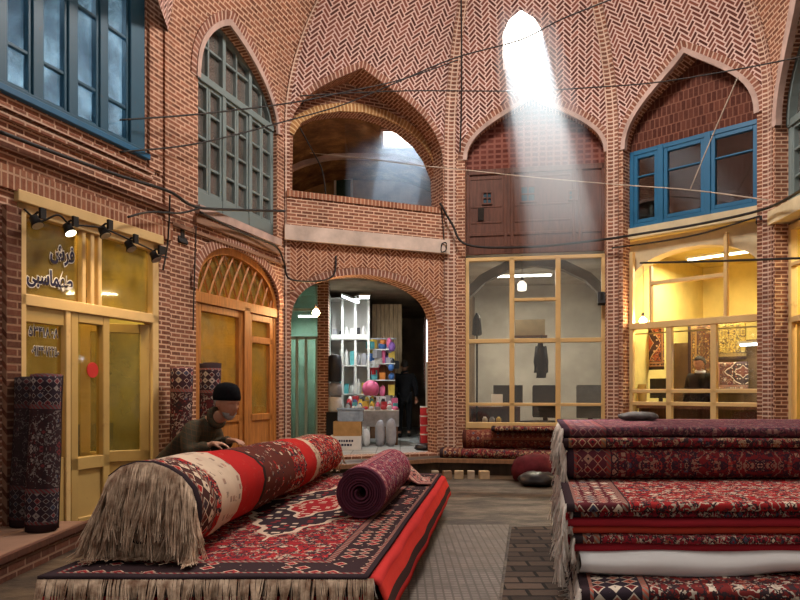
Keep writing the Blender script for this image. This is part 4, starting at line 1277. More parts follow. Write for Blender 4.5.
for i in range(3):
    mt = (MAR, CRI, MAR)[i]
    o, _ = flat_rug('rug', ['dark maroon rug lying directly on the left pallet', 'crimson rug lying in the middle of the flat pile on the left pallet', 'dark maroon rug lying just under the striped red one on the left pallet'][i], zz+.03+i*.055, mt, th=.05, L0=3.40, L1=7.50, group=G2, inset=.02)
    o.location.x -= .045
STR = striped('kilim_red_black', [(0, (.5,.02,.02)), (.80, (.55,.03,.02)), (.860, (.02,.012,.012)), (.895, (.50,.02,.02)), (.955, (.60,.04,.03)), (.985, (.70,.55,.40))], 2.0)
o, w_ = flat_rug('rug', 'red kilim with a black stripe hanging over the side of the left pallet', .585, None, th=.014, L0=3.42, L1=7.58, group=G2, side_drop=.27, inset=.05) if False else (None, None)
kil_w = 1.52+.07+.24
STR = striped('kilim_red_black', [(0, (.5,.02,.02)), (.86, (.62,.03,.02)), (.905, (.015,.012,.012)), (.935, (.50,.02,.02)), (.95, (.62,.03,.02)), (.992, (.70,.55,.40))], kil_w)
o, w_ = flat_rug('rug', 'red kilim with a black stripe hanging over the side of the left pallet', .590, STR, th=.014, L0=3.40, L1=7.58, group=G2, side_drop=.20, inset=.05, fr=FRW, frl=.16, frn=60)
TOPR = rug_mat('rug_left_top', 4.2, 1.6, field=(.34,.010,.018), border=(.018,.008,.014), accent=(.20,.015,.02), ivory=(.62,.46,.34), extra=(.07,.03,.06), bw=.27, scale=.95, medal=True, seed=8, dens=.3, fine=.78, bfill=.45)
o, w_ = flat_rug('rug', 'red and navy medallion rug with long tan fringe on top of the left pallet', .615, TOPR, th=.016, L0=3.33, L1=7.56, group=G2, fr=FRT, frl=.30, frn=900)
ZT = .625

def rolled_rug(name, A, B, r, mat, label, group=None, turns=6, pitch=.018, th=.012, squash=1.0, r1=None, nl=30, lump=.0, fr=None, frl=.25, frn=400, fr_r=.0025, inner=.02, back=True, far_fr=0, upright=False):
    """spiral roll whose axis runs A -> B"""
    A, B = Vector(A), Vector(B); ax = (B-A); L = ax.length; ax.normalize()
    up = Vector((0, 0, 1)) if not upright else Vector((0, 1, 0))
    sx = ax.cross(up).normalized(); uz_ = sx.cross(ax).normalized()
    nt = turns*20
    ang = [2*PI*turns*j/nt for j in range(nt+1)]
    def rad(j): return r-pitch*turns+pitch*turns*(j/nt)**.8
    s = [0]
    for j in range(nt): s.append(s[-1]+2*PI*turns/nt*rad(j))
    def C(i, j):
        t = i/nl; a = ang[j]+PI*.75
        k = 1+((r1/r if r1 else 1)-1)*t
        rr = rad(j)*k
        rr *= 1+lump*noise.noise(Vector((t*L*1.6, math.cos(a)*1.2, math.sin(a)*1.2)))
        wig = .006*math.sin(ang[j]*1.3) if i in (0, nl) else 0
        return ax*(L*t+wig-L/2)+sx*math.cos(a)*rr*(1+(1-squash)*.6)+uz_*math.sin(a)*rr*squash
    o = sheet(name, lambda i, j: C(i, j), nl, nt, lambda i, j: (L*i/nl, s[-1]-s[j]), th, mat)
    o.location = (A+B)/2
    tag(o, label, 'rug', group)
    if fr:
        roots = []; rnd = random.Random(5)
        for q in range(frn):
            jf = nt*(1-(rnd.random()**1.5)*.999*min(1, 4.2/turns)); j = min(nt-1, int(jf)); k_ = jf-j
            p = C(0, j).lerp(C(0, j+1), k_); a = ang[j]*(1-k_)+ang[j+1]*k_+PI*.75
            out = -ax*rnd.uniform(.15, .45)+(sx*math.cos(a)*.10)
            roots.append((p, out, frl*(1 if math.sin(a) > -.2 else .35)))
        for q in range(int(frn*far_fr)):
            j = int(nt*(1-rnd.random()*1.0/turns)); p = C(nl, j); roots.append((p, ax*.4, frl*.5))
        fringe_obj(roots, fr, o, seed=11, r=fr_r, zmin=ZT+.016-o.location.z)
    return o
BIGM = rug_mat('rug_big_roll', 4.2, 10.0, field=(.42,.012,.012), border=(.05,.015,.015), accent=(.16,.03,.02), ivory=(.62,.48,.35), extra=(.05,.03,.04), bw=.20, scale=.9, medal=False, seed=9, dens=.6, fine=.72, bands=((.32,.72,(.60,.46,.34),.55), (.72,1.15,(.46,.010,.012),.08), (1.15,1.20,(.02,.01,.01),0), (1.20,2.0,(.10,.02,.015),.9), (2.35,2.75,(.46,.012,.012),.1), (2.75,2.9,(.55,.42,.30),.6)))
rb = .275
rolled_rug('rolled_rug', (-1.33, 3.64, ZT+rb*.93), (-.85, 7.55, ZT+.225*.93), rb, BIGM, 'thick rolled red rug with heavy tan fringe lying along the left pallet', turns=5, pitch=.028, th=.016, r1=.225, lump=.10, squash=.93, fr=FRT, frl=.36, frn=3200, nl=50, far_fr=.05, fr_r=.0034)
SMALLM = rug_mat('rug_small_roll', 1.6, 8.0, field=(.25,.03,.07), border=(.20,.025,.06), accent=(.42,.08,.10), ivory=(.62,.42,.36), dark=(.10,.02,.05), extra=(.16,.12,.26), bw=.12, scale=1.5, medal=False, seed=10, dens=.8)
rolled_rug('rolled_rug', (-.275, 4.80, ZT+.180), (-.075, 6.35, ZT+.180), .175, SMALLM, 'small tightly rolled pink and plum rug lying on the left pallet', turns=8, pitch=.018, th=.012, nl=20)
# turned-up rug corner behind the small roll
def Pt(i, j):
    u, v = i/10-.5, j/10-.5
    return (u*.62, v*.5, .26*max(0, 1-abs(u)*2.3-abs(v)*.8)+.012)
o = sheet('folded_kilim', Pt, 10, 10, lambda i, j: (i/10*1.0+.2, j/10*1.0+.2), .012, rug_mat('rug_pink_cream', 2, 2, field=(.48,.16,.14), border=(.5,.2,.18), ivory=(.70,.56,.44), accent=(.5,.22,.14), medal=False, seed=12)); o.location = (-.02, 6.78, ZT+.005)
tag(o, 'pink and cream kilim crumpled to a peak behind the small roll', 'rug')

# ---- standing rolls
for i, (x, y, z, r, h, lab, mt, grp) in enumerate((
    (-2.86, 5.60, .40, .125, 1.24, 'tall dark floral rug roll standing nearer the shop door on the left steps', 0, 'rug rolls standing by the left shop'),
    (-3.10, 5.80, .40, .12, 1.22, 'near-black rug roll standing at the left edge against the pier', 1, 'rug rolls standing by the left shop'),
    (-2.40, 7.62, ZF+.014, .125, 1.53, 'maroon floral rug roll standing against the brick pier', 2, 'rug rolls standing by the pier'),
    (-2.13, 7.78, ZF, .12, 1.60, 'plum floral rug roll standing behind the man', 3, 'rug rolls standing by the pier'))):
    m_ = (rug_mat('rug_standing_dark', 1.3, 5, field=(.035,.012,.018), border=(.02,.015,.03), accent=(.18,.03,.04), ivory=(.30,.27,.26), extra=(.03,.05,.10), medal=False, scale=1.3, dens=.45, seed=20),
          rug_mat('rug_standing_black', 1.3, 5, field=(.012,.01,.014), border=(.015,.012,.02), accent=(.08,.015,.02), ivory=(.14,.12,.12), extra=(.02,.03,.05), medal=False, scale=1.3, seed=21),
          rug_mat('rug_standing_maroon', 1.6, 5, field=(.07,.012,.018), border=(.04,.015,.03), accent=(.30,.06,.06), ivory=(.50,.38,.33), extra=(.04,.05,.10), medal=False, scale=1.0, dens=.6, seed=22),
          rug_mat('rug_standing_plum', 1.6, 5, field=(.10,.012,.02), border=(.03,.015,.03), accent=(.30,.05,.05), ivory=(.52,.42,.38), extra=(.04,.05,.10), medal=False, scale=1.1, dens=.7, seed=23))[mt]
    rolled_rug('rolled_rug', (x, y, z), (x+.02, y+.03, z+h), r, m_, lab, grp, turns=5, pitch=.02, th=.014, nl=16, lump=.12, upright=True)

# ---- rugs on the ledge at the back
GL = 'rugs piled on the ledge in front of the middle bay'
o = folded_rug('folded_rug', -.25, 1.95, -.28, .5, 0, .13, MAR, 'dark maroon rug folded flat on the left part of the back ledge', GL, seed=31, th=.02, nx=30, wob=.02)
o.location = FC.p(1.0, .475, .34); o.rotation_euler.z = FC.rz()
bk = rug_mat('rug_ledge_red', 2.6, 4, field=(.16,.02,.012), border=(.12,.02,.015), accent=(.22,.05,.02), ivory=(.28,.15,.09), dark=(.05,.01,.01), medal=False, dens=.4, seed=33)
o = rolled_rug('rolled_rug', tuple(FC.p(.25, .48+.145+.13, .33)), tuple(FC.p(2.5, .48+.145+.13, .33)), .145, bk, 'long brown-red rug roll lying on the back ledge below the shop windows', GL, turns=4, pitch=.02, th=.014, r1=.155, nl=24, lump=.18)
o = folded_rug('folded_rug', 0, 1.7, 0, .46, 0, .06, MAR, 'thin dark red rug folded on top of the long roll on the back ledge', GL, seed=34, th=.018, nx=24, wob=.01)
o.location = FC.p(1.55, .48+.29+.13, .34); o.rotation_euler.z = FC.rz()
# ledge bricks and dark bundles
for i, (px, w_, c_) in enumerate(((435, .10, 0), (447, .12, 1), (459, .13, 2), (471, .10, 0), (484, .14, 2))):
    d = 10.35; x, y = (px-400)/700*d, d
    bm = bmesh.new(); box(bm, -w_/2, w_/2, -.06, .06, 0, .115); bmesh.ops.bevel(bm, geom=bm.edges[:], offset=.008, segments=2)
    o = obj('loose_brick', bm, plain('brick_block_%d' % i, ((.42,.33,.24), (.30,.19,.12), (.50,.36,.22))[c_], .9, .1, .3, 8)); o.location = (x, y, ZF+.0); o.rotation_euler.z = .15*math.sin(i*2)
    tag(o, ['pale chipped brick, leftmost of the row under the back ledge', 'long greyish brick, second from the left under the back ledge', 'square tan brick in the middle of the row under the back ledge', 'small pale brick, second from the right under the back ledge', 'tan brick, rightmost of the row under the back ledge'][i], 'brick', 'loose bricks under the back ledge')
def blob(name, c, sx, sy, sz_, mat, label, cat, seed=0, group=None, amp=.12, sub=3, freq=2.2):
    bm = bmesh.new(); bmesh.ops.create_icosphere(bm, subdivisions=sub, radius=1)
    for v in bm.verts:
        n = noise.noise(v.co*freq+Vector((seed*7.1, 0, 0)))
        v.co *= 1+amp*n
        v.co.z = max(v.co.z, -.75)
        v.co = Vector((v.co.x*sx, v.co.y*sy, (v.co.z+.75)*sz_/1.75))
    o = obj(name, bm, mat, smooth=True); o.location = c
    tag(o, label, cat, group); return o
blk_cloth = plain('sack_black', (.015,.012,.013), .35, .5, .4, 9)
blob('sack', (1.88, 9.55, ZF), .26, .20, .20, blk_cloth, 'black plastic sack on the floor left of the right-hand stack', 'sack', 1, 'sacks by the right-hand stack', .25)
blob('sack', (1.95, 10.05, ZF), .36, .22, .40, plain('sack_dark_red', (.10,.01,.015), .8, .2, .4, 9), 'dark red cloth bundle beside the black plastic sack', 'sack', 2, 'sacks by the right-hand stack', .2)
blob('cloth_bundle', (2.25, 6.6, 1.232), .19, .14, .085, plain('cloth_grey', (.10,.095,.095), .95, .1, .4, 20), 'grey fuzzy bundle lying on top of the right-hand stack', 'bundle', 3)

# steps, lower left
def step(y0, y1, xe, ztop, lab):
    bm = bmesh.new(); uvl = bm.loops.layers.uv.verify()
    def wx(y): return -2.64+.343*(y-7.7)+.01
    pts = [(wx(y0), y0), (xe, y0), (xe, y1), (wx(y1), y1)]
    t = [bm.verts.new((x, y, ztop)) for x, y in pts]; b_ = [bm.verts.new((x, y, ZF)) for x, y in pts]
    bm.faces.new(t)
    for i in range(4): bm.faces.new((t[i], b_[i], b_[(i+1) % 4], t[(i+1) % 4]))
    for f in bm.faces:
        for l in f.loops: p = l.vert.co; l[uvl].uv = (p.y+p.x, p.z+(p.x if abs(f.normal.z) > .5 else 0))
    o = struct('floor_'+lab, bm, BRD, norm=True)
    bm = bmesh.new(); box(bm, xe-.02, xe+.025, y0, y1+.02, ztop-.03, ztop+.012); struct('trim_'+lab+'_nosing', bm, BRN)
step(2.2, 6.02, -2.66, .39, 'lower_step'); 
bm = bmesh.new(); step(2.2, 5.32, -3.12, .60, 'upper_step')
# ============================================================ people
SKIN = Mat('skin', .55, .35); SKIN.color(SKIN.mix(SKIN.noise(SKIN.geo(), 30, 3), (.38,.17,.10), (.52,.27,.17))); SKIN.b.inputs['Subsurface Weight'].default_value = .0; SKIN = SKIN.m

def skinmesh(chains, sub=2, root=None):
    """chains: lists of (point, radius); points shared by position are merged"""
    bm = bmesh.new(); sk = bm.verts.layers.skin.verify(); mp = {}
    def v(p, r):
        k = tuple(round(c, 4) for c in p)
        if k not in mp:
            w_ = bm.verts.new(p); w_[sk].radius = (r, r) if not isinstance(r, tuple) else r; mp[k] = w_
        return mp[k]
    first = None
    for ch in chains:
        vs = [v(p, r) for p, r in ch]
        if first is None: first = vs[0]; first[sk].use_root = True
        for a, b in zip(vs, vs[1:]):
            if bm.edges.get((a, b)) is None: bm.edges.new((a, b))
    me = bpy.data.meshes.new('t'); bm.to_mesh(me); bm.free()
    o = bpy.data.objects.new('t', me); COL.objects.link(o)
    m1 = o.modifiers.new('s', 'SKIN'); m1.use_smooth_shade = True; m1.branch_smoothing = .6
    m2 = o.modifiers.new('u', 'SUBSURF'); m2.levels = sub; m2.render_levels = sub
    bpy.context.view_layer.update()
    out = bpy.data.meshes.new_from_object(o.evaluated_get(bpy.context.evaluated_depsgraph_get()))
    bpy.data.objects.remove(o); return out

def join_remesh(meshes, voxel, name, mat, parent=None, smooth=3):
    bm = bmesh.new()
    for me in meshes: bm.from_mesh(me)
    me = bpy.data.meshes.new('t'); bm.to_mesh(me); bm.free()
    o = bpy.data.objects.new('t', me); COL.objects.link(o)
    m = o.modifiers.new('r', 'REMESH'); m.mode = 'VOXEL'; m.voxel_size = voxel; m.use_smooth_shade = True
    if smooth:
        s_ = o.modifiers.new('c', 'SMOOTH'); s_.factor = .5; s_.iterations = smooth
    bpy.context.view_layer.update()
    out = bpy.data.meshes.new_from_object(o.evaluated_get(bpy.context.evaluated_depsgraph_get()))
    bpy.data.objects.remove(o); out.name = name
    out.materials.clear(); out.materials.append(mat)
    bm = bmesh.new(); bm.from_mesh(out); bm.verts.ensure_lookup_table(); seen = set(); isl = []   # drop stray crumbs
    for v in bm.verts:
        if v.index in seen: continue
        st = [v]; seen.add(v.index); grp = []
        while st:
            q = st.pop(); grp.append(q)
            for e_ in q.link_edges:
                o2 = e_.other_vert(q)
                if o2.index not in seen: seen.add(o2.index); st.append(o2)
        isl.append(grp)
    big = max(len(g) for g in isl)
    dele = [v for g in isl if len(g) < big*.02 for v in g]
    if dele: bmesh.ops.delete(bm, geom=dele, context='VERTS')
    bm.to_mesh(out); bm.free()
    for pl in out.polygons: pl.use_smooth = True
    return link(name, out, parent)

def head_mesh(M, s=1.0):
    """head facing +Y, centre of skull at origin, about .235 tall"""
    bm = bmesh.new(); bmesh.ops.create_uvsphere(bm, u_segments=40, v_segments=32, radius=1)
    for v in bm.verts:
        x, y, z = v.co
        X_, Y_, Z_ = x*.078, y*.098, z*.118
        if z < 0:                       # jaw narrows forward
            k = -z
            X_ *= 1-.30*k; Y_ = Y_*(1-.25*k)+.018*k
            if y < 0: Y_ += .035*k
        if y > .2:
            f = (y-.2)/.8
            Y_ -= .008*f*(1-abs(z))     # flatten the face
            # brow, eye sockets, nose, mouth, chin
            Y_ += .007*math.exp(-((z-.20)/.09)**2)*f
            for sx in (-1, 1): Y_ -= .013*math.exp(-((z-.03)/.10)**2-((x-sx*.38)/.17)**2)
            Y_ += .030*math.exp(-((z+.22)/.13)**2-(x/.13)**2)+.016*math.exp(-((z+.02)/.16)**2-(x/.09)**2)
            Y_ += .008*math.exp(-((z+.50)/.05)**2-(x/.28)**2)-.004*math.exp(-((z+.56)/.02)**2-(x/.28)**2)+.007*math.exp(-((z+.63)/.05)**2-(x/.25)**2)
            Y_ += .014*math.exp(-((z+.88)/.12)**2-(x/.3)**2)
        v.co = (X_, Y_, Z_)
    me = bpy.data.meshes.new('h'); 
    for sx in (-1, 1):                  # ears
        r = bmesh.ops.create_uvsphere(bm, u_segments=10, v_segments=8, radius=1)
        for v in r['verts']: v.co = Vector((v.co.x*.010+sx*.078, v.co.y*.019-.008, v.co.z*.032-.005))
    bm.transform(M @ Matrix.Scale(s, 4)); bm.to_mesh(me); bm.free(); return me

def hand_mesh(wrist, direction, palm_n, L=.18, curl=.6, side=1):
    """five separate fingers; palm_n is the way the palm faces"""
    w_ = Vector(wrist); d = Vector(direction).normalized(); n = Vector(palm_n); n = (n-d*n.dot(d)).normalized(); s_ = d.cross(n)*side
    out = [skinmesh([[(tuple(w_-d*.02), .025), (tuple(w_+d*.02), (.030, .020)), (tuple(w_+d*.06), (.040, .018)), (tuple(w_+d*.085), (.038, .014))]], 2)]
    for k, (off, ln) in enumerate(((-.031, .070), (-.010, .080), (.011, .074), (.030, .058))):
        p = w_+d*.075+s_*off; dd = d.copy(); ch = [(tuple(p), .0105)]
        for q in range(3):
            a = curl*(.35+.5*q)
            v = d*math.cos(a)+n*math.sin(a); p = p+v*ln/3*(1.15 if q == 0 else .95); ch.append((tuple(p), .0095-.0012*q))
        out.append(skinmesh([ch], 1))
    p = w_+d*.02-s_*.030; v = (d*.7-s_*.6+n*.35).normalized()
    out.append(skinmesh([[(tuple(p-v*.01), .014), (tuple(p+v*.03), .012), (tuple(p+v*.05+d*.012+n*.008), .010), (tuple(p+v*.06+d*.03+n*.018), .008)]], 1))
    return out

def head_matrix(c, face, tilt=0.0):
    y = Vector(face).normalized(); x = y.cross(Vector((0, 0, 1))).normalized(); z = x.cross(y)
    return Matrix(((x.x, y.x, z.x, c[0]), (x.y, y.y, z.y, c[1]), (x.z, y.z, z.z, c[2]), (0, 0, 0, 1)))

def person(loc, J, face, label, jacket, trousers, hat=None, hairm=None, vox=.011, hands=True, palm=(0, 0, -1), collar=None, beard=None, group=None, shoes=None, flare=1.0, rz=0, hs=1.0):
    """J: joints in world space"""
    loc = Vector(loc); W_ = {k: Vector(v)-loc for k, v in J.items()}
    g = lambda k: tuple(W_[k])
    mid = lambda a, b, t=.5: tuple(W_[a].lerp(W_[b], t))
    root = thing('person', loc, label, 'person', group, rz=rz)
    HM = head_matrix(W_['head'], face) @ Matrix.Scale(hs, 4)
    nk = tuple(W_['head']+Vector((0, 0, -.10))-Vector(face).normalized()*.02)
    body = [
        [(g('pelvis'), .13), (mid('pelvis', 'chest'), .12), (g('chest'), .15), (g('neck'), .062), (nk, .055)],
        [(g('chest'), .15), (g('shR'), .058), (g('elR'), .042), (g('wrR'), .027)],
        [(g('chest'), .15), (g('shL'), .058), (g('elL'), .042), (g('wrL'), .027)],
        [(g('pelvis'), .13), (g('hipR'), .088), (g('knR'), .056), (g('anR'), .038), (g('toR'), .035)],
        [(g('pelvis'), .13), (g('hipL'), .088), (g('knL'), .056), (g('anL'), .038), (g('toL'), .035)]]
    parts_ = [skinmesh(body, 2), head_mesh(HM)]
    if hands:
        for s_, sd in (('R', 1), ('L', -1)):
            d = W_['wr'+s_]-W_['el'+s_]; hd = J.get('hd'+s_)
            if hd is not None: d = Vector(hd)
            parts_ += hand_mesh(W_['wr'+s_], d, palm, side=sd, curl=.75)
    join_remesh(parts_, vox, 'body', SKIN, root, 2)
    # clothes
    k = flare
    jk = [
        [(tuple(W_['pelvis']-Vector((0, 0, .10))), .165*k), (g('pelvis'), .165*k), (mid('pelvis', 'chest'), .16*k), (g('chest'), .185*k), (mid('chest', 'neck', .75), .11), (mid('chest', 'neck', .98), .078)],
        [(g('chest'), .185*k), (g('shR'), .082*k), (mid('shR', 'elR'), .072*k), (g('elR'), .066*k), (mid('elR', 'wrR'), .056*k), (mid('elR', 'wrR', .93), .046*k)],
        [(g('chest'), .185*k), (g('shL'), .082*k), (mid('shL', 'elL'), .072*k), (g('elL'), .066*k), (mid('elL', 'wrL'), .056*k), (mid('elL', 'wrL', .93), .046*k)]]
    jo = join_remesh([skinmesh(jk, 2)], .014, 'jacket', jacket, root, 3)
    bm = bmesh.new(); cc = W_['neck']*.75+Vector(nk)*.25; qm = (Vector(nk)-W_['neck']).to_track_quat('Z', 'Y').to_matrix()
    tube(bm, [cc+qm @ Vector((math.cos(t_*PI/8)*.060*hs, math.sin(t_*PI/8)*.060*hs, .012*math.cos(t_*PI/8))) for t_ in range(17)], .024*hs, 8); obj('collar', bm, collar or jacket, jo, smooth=True)
    tr = [[(g('pelvis'), .14), (g('hipR'), .10), (mid('hipR', 'knR'), .088), (g('knR'), .073), (mid('knR', 'anR'), .066), (mid('knR', 'anR', .93), .058)],
          [(g('pelvis'), .14), (g('hipL'), .10), (mid('hipL', 'knL'), .088), (g('knL'), .073), (mid('knL', 'anL'), .066), (mid('knL', 'anL', .93), .058)]]
    join_remesh([skinmesh(tr, 2)], .014, 'trousers', trousers, root, 2)
    for s_ in 'RL':
        a = W_['an'+s_]; t = W_['to'+s_]; dd = (t-a); dd.z = 0; dd.normalize(); zf = t.z
        me = skinmesh([[(tuple(a-dd*.04+Vector((0, 0, zf-a.z+.012))), .046), (tuple(a+Vector((0, 0, zf-a.z+.015))), .052), (tuple(t-dd*.02+Vector((0, 0, .005))), .046), (tuple(t+dd*.05), .036)]], 2)
        me.materials.clear(); me.materials.append(shoes or BLK); link('shoe', me, root)
    if hat:
        bm = bmesh.new(); prof = [(.100, -.004), (.104, .02), (.100, .05), (.090, .085), (.068, .112), (.03, .125), (.004, .127)]
        lathe(bm, prof, (0, 0, 0), 22)
        for v in bm.verts: v.co.y *= 1.13; v.co.x *= .90
        bm.transform(HM @ Matrix.Translation((0, -.012, .020)) @ Matrix.Rotation(.16, 4, 'X') @ Matrix.Diagonal((.96, .96, .96, 1))); obj('knitted_cap', bm, hat, root, smooth=True)
    if hairm:
        bm = bmesh.new(); bmesh.ops.create_uvsphere(bm, u_segments=24, v_segments=18, radius=1)
        dele = [v for v in bm.verts if v.co.z < -.45 or (v.co.y > .25 and v.co.z < (.50 if not hat else .9)) or (abs(v.co.x) > .6 and v.co.z < -.25)]
        bmesh.ops.delete(bm, geom=dele, context='VERTS')
        for v in bm.verts: v.co = Vector((v.co.x*.086, v.co.y*.105-.004, v.co.z*.125+.003))*(1+.02*noise.noise(v.co*9))
        bm.transform(HM); o = obj('hair', bm, hairm, root, smooth=True)
        m = o.modifiers.new('t', 'SOLIDIFY'); m.thickness = .006
    if beard:
        bm = bmesh.new(); bmesh.ops.create_uvsphere(bm, u_segments=24, v_segments=18, radius=1)
        dele = [v for v in bm.verts if v.co.z > -.42 or v.co.y < .1 or (v.co.z > -.52 and abs(v.co.x) < .3)]
        bmesh.ops.delete(bm, geom=dele, context='VERTS')
        for v in bm.verts:
            x, y, z = v.co; kk = -z; v.co = Vector((x*.078*(1-.28*kk)*1.06, (y*.098*(1-.25*kk)+.018*kk)*1.05+.010*math.exp(-((z+.88)/.2)**2), z*.118*1.04))
        bm.transform(HM); o = obj('beard', bm, beard, root, smooth=True)
        m = o.modifiers.new('t', 'SOLIDIFY'); m.thickness = .004
    return root

JK = Mat('jacket_olive', .9, .1); v_ = JK.geo(); x, y, z = JK.sep(v_)
pl_ = ((z*26+x*9).fr().lt(.14)).mx((x*24+y*12).fr().lt(.12))
JK.color(JK.mix(pl_*.6, JK.mix(JK.noise(v_, 9, 4), (.030,.028,.018), (.10,.085,.055)), (.14,.07,.035))); JK.bump(JK.noise(v_, 12, 4), .5, .01); JK = JK.m
BLKC = plain('clothes_black', (.012,.012,.014), .85, .15, .4, 8); GRYC = plain('trousers_grey', (.05,.048,.045), .9, .1, .3, 9)
KNIT = plain('knit_black', (.010,.010,.012), .95, .05, .3, 60, bumps=.6)
GHAIR = plain('hair_grey', (.35,.33,.31), .8, .2, .3, 60); DHAIR = plain('hair_dark', (.02,.016,.013), .6, .3, .3, 60)
J = dict(pelvis=(-1.90,5.76,.86), chest=(-1.68,5.69,1.10), neck=(-1.50,5.63,1.285), head=(-1.375,5.575,1.415),
         shR=(-1.63,5.46,1.235), elR=(-1.62,5.34,1.01), wrR=(-1.44,5.36,1.105), shL=(-1.56,5.84,1.22), elL=(-1.52,5.84,1.03), wrL=(-1.36,5.60,1.115),
         hipR=(-1.92,5.66,.82), hipL=(-1.92,5.88,.82), knR=(-1.86,5.60,.56), knL=(-1.88,5.86,.56), anR=(-2.02,5.60,.30), anL=(-2.04,5.88,.30),
         toR=(-1.88,5.58,.262), toL=(-1.90,5.88,.262), hdR=(1, .15, -.05), hdL=(1, -.5, -.05))
person((-2.0, 5.72, ZF), J, (.76, -.60, -.20), 'man in black knitted cap and olive plaid jacket leaning over the big rolled rug', JK, GRYC, hat=KNIT, hairm=GHAIR, vox=.0075, flare=1.13, hs=1.13, beard=GHAIR)
d = 15.5; x0 = .09; F0 = ZA
def stand(x, y, zf, h, yaw, step=.12):
    k = h/1.72; c, s_ = math.cos(yaw), math.sin(yaw)
    L = dict(pelvis=(0,0,.93), chest=(0,.01,1.27), neck=(0,0,1.45), head=(0,.02,1.60), shR=(.19,0,1.40), elR=(.25,-.03,1.12), wrR=(.26,.06,.88),
             shL=(-.19,0,1.40), elL=(-.25,-.03,1.12), wrL=(-.24,.05,.88), hipR=(.09,0,.90), hipL=(-.09,0,.90), knR=(.10,.02+step*.5,.50), knL=(-.10,.02-step*.3,.50),
             anR=(.10,step*.8-.02,.09), anL=(-.11,-step-.02,.09), toR=(.11,step*.8+.11,.04), toL=(-.12,-step+.11,.04))
    return {q: (x+(a*c-b*s_)*k, y+(a*s_+b*c)*k, zf+z_*k) for q, (a, b, z_) in L.items()}
J = stand(.10, 15.5, ZA, 1.70, .0, .10)
person((.10, 15.5, ZA), J, (0, 1, 0), 'person in black coat and trousers standing in the passage seen from behind', BLKC, BLKC, hairm=DHAIR, vox=.010, hands=True, palm=(0, .3, -1), flare=1.08)
p = FR.p(.92, 0, -1.1)
J = stand(p.x, p.y, ZA, 1.56, 0, .02)
person((p.x, p.y, ZA), J, (.25, 1, -.2), 'dark-haired man in black jacket and white collar behind the right shop window', BLKC, BLKC, hairm=DHAIR, vox=.010, collar=CLO, palm=(0, 0, -1), rz=2.2)

# ============================================================ lamps
BULB = glow('bulb_glow', (1.0,.66,.28), 60); TUBE = glow('tube_glow', (.90,.97,1.0), 14); TUBEY = glow('tube_glow_warm', (1.0,.88,.55), 10)
def light(kind, name, loc, energy, color, **k):
    l = bpy.data.lights.new(name, kind); l.energy = energy; l.color = color
    for a, v in k.items():
        if a != 'aim': setattr(l, a, v)
    o = bpy.data.objects.new(name, l); COL.objects.link(o); o.location = loc
    if 'aim' in k: o.rotation_euler = (Vector(k['aim'])-Vector(loc)).to_track_quat('-Z', 'Y').to_euler()
    return o
def bulb(p, top, label, energy, r=.06, group=None, glowm=None):
    p = Vector(p); t = thing('pendant_bulb', p, label, 'lamp', group)
    bm = bmesh.new(); lathe(bm, [(.012, .06), (.018, .045), (r*.8, .02), (r, -.012), (r*.85, -.04), (r*.4, -.062), (.003, -.066)], n=16)
    obj('bulb', bm, glowm or BULB, t, smooth=True)
    bm = bmesh.new(); lathe(bm, [(.02, .05), (.024, .06), (.024, .10), (.01, .12)], n=12); obj('socket', bm, BLK, t, smooth=True)
    bm = bmesh.new(); tube(bm, [(0, 0, .11), (0.005, 0, (top-p.z)*.5), (0, 0, top-p.z)], .004, 5); obj('cord', bm, BLK, t)
    light('POINT', 'bulb_light', p+Vector((0, -.08, -.02)), energy, (1.0,.62,.28), shadow_soft_size=.06)
    return t
pb = FB.p(*FB.uz(316, 312, -.12), -.12)
bulb(pb, FB.uz(316, 284, -.12)[1], 'bare glowing bulb hanging in the passage arch at its left side', 55)
pr_ = FR.p(*FR.uz(643, 320, -.40), -.40)
bulb(pr_, 3.85, 'bare glowing bulb hanging behind the glass of the right shop', 50)
def tubelamp(a, b, label, energy, mat=TUBE, col=(.9,.96,1), r=.018, name='tube_lamp', up=True):
    a, b = Vector(a), Vector(b); c = (a+b)/2; t = thing(name, c, label, 'lamp')
    bm = bmesh.new(); tube(bm, [a-c, b-c], r, 8); obj('tube', bm, mat, t, smooth=True)
    bm = bmesh.new(); dd = (b-a).normalized(); s_ = dd.cross(Vector((0, 0, 1))).normalized()
    for e in (a-c, b-c): pass
    M = Matrix(((dd.x, s_.x, 0, 0), (dd.y, s_.y, 0, 0), (dd.z, s_.z, 1, 0), (0, 0, 0, 1)))
    box(bm, -(b-a).length/2-.03, (b-a).length/2+.03, -.03, .03, .022, .055, M); obj('housing', bm, PLW, t)
    l = light('AREA', 'tube_light', c-Vector((0, 0, .04)), energy, col, shape='RECTANGLE', size=(b-a).length, size_y=.08)
    l.rotation_euler = (0, 0, math.atan2(dd.y, dd.x)); return t
tubelamp(FR.p(1.35, 2.25, -1.6), FR.p(1.95, 2.25, -1.6), 'white tube lamp glowing deep inside the right shop', 10, TUBE)
tubelamp(FR.p(.5, 3.72, -1.6), FR.p(1.7, 3.72, -1.6), 'warm tube lamp on the ceiling of the right shop', 150, TUBEY, (1,.84,.5))
tubelamp(FC.p(.5, 3.70, -2.0), FC.p(1.7, 3.70, -2.0), 'white tube lamp on the ceiling of the middle shop', 95, TUBE, (1,.93,.8))
tubelamp(FL.p(sh_u0+.5, 3.235, -.32), FL.p(sh_u0+1.3, 3.235, -.32), 'warm tube lamp on the ceiling of the left shop', 24, TUBEY, (1,.80,.35))
tubelamp(F2.p(.9, 3.25, -1.1), F2.p(1.7, 3.25, -1.1), 'warm tube lamp inside the shop with the varnished door', 42, TUBEY, (1,.72,.3))
tubelamp(FX.p(.5, 3.55, -.9), FX.p(1.5, 3.55, -.9), 'warm tube lamp inside the shop at the right edge', 60, TUBEY, (1,.82,.42))
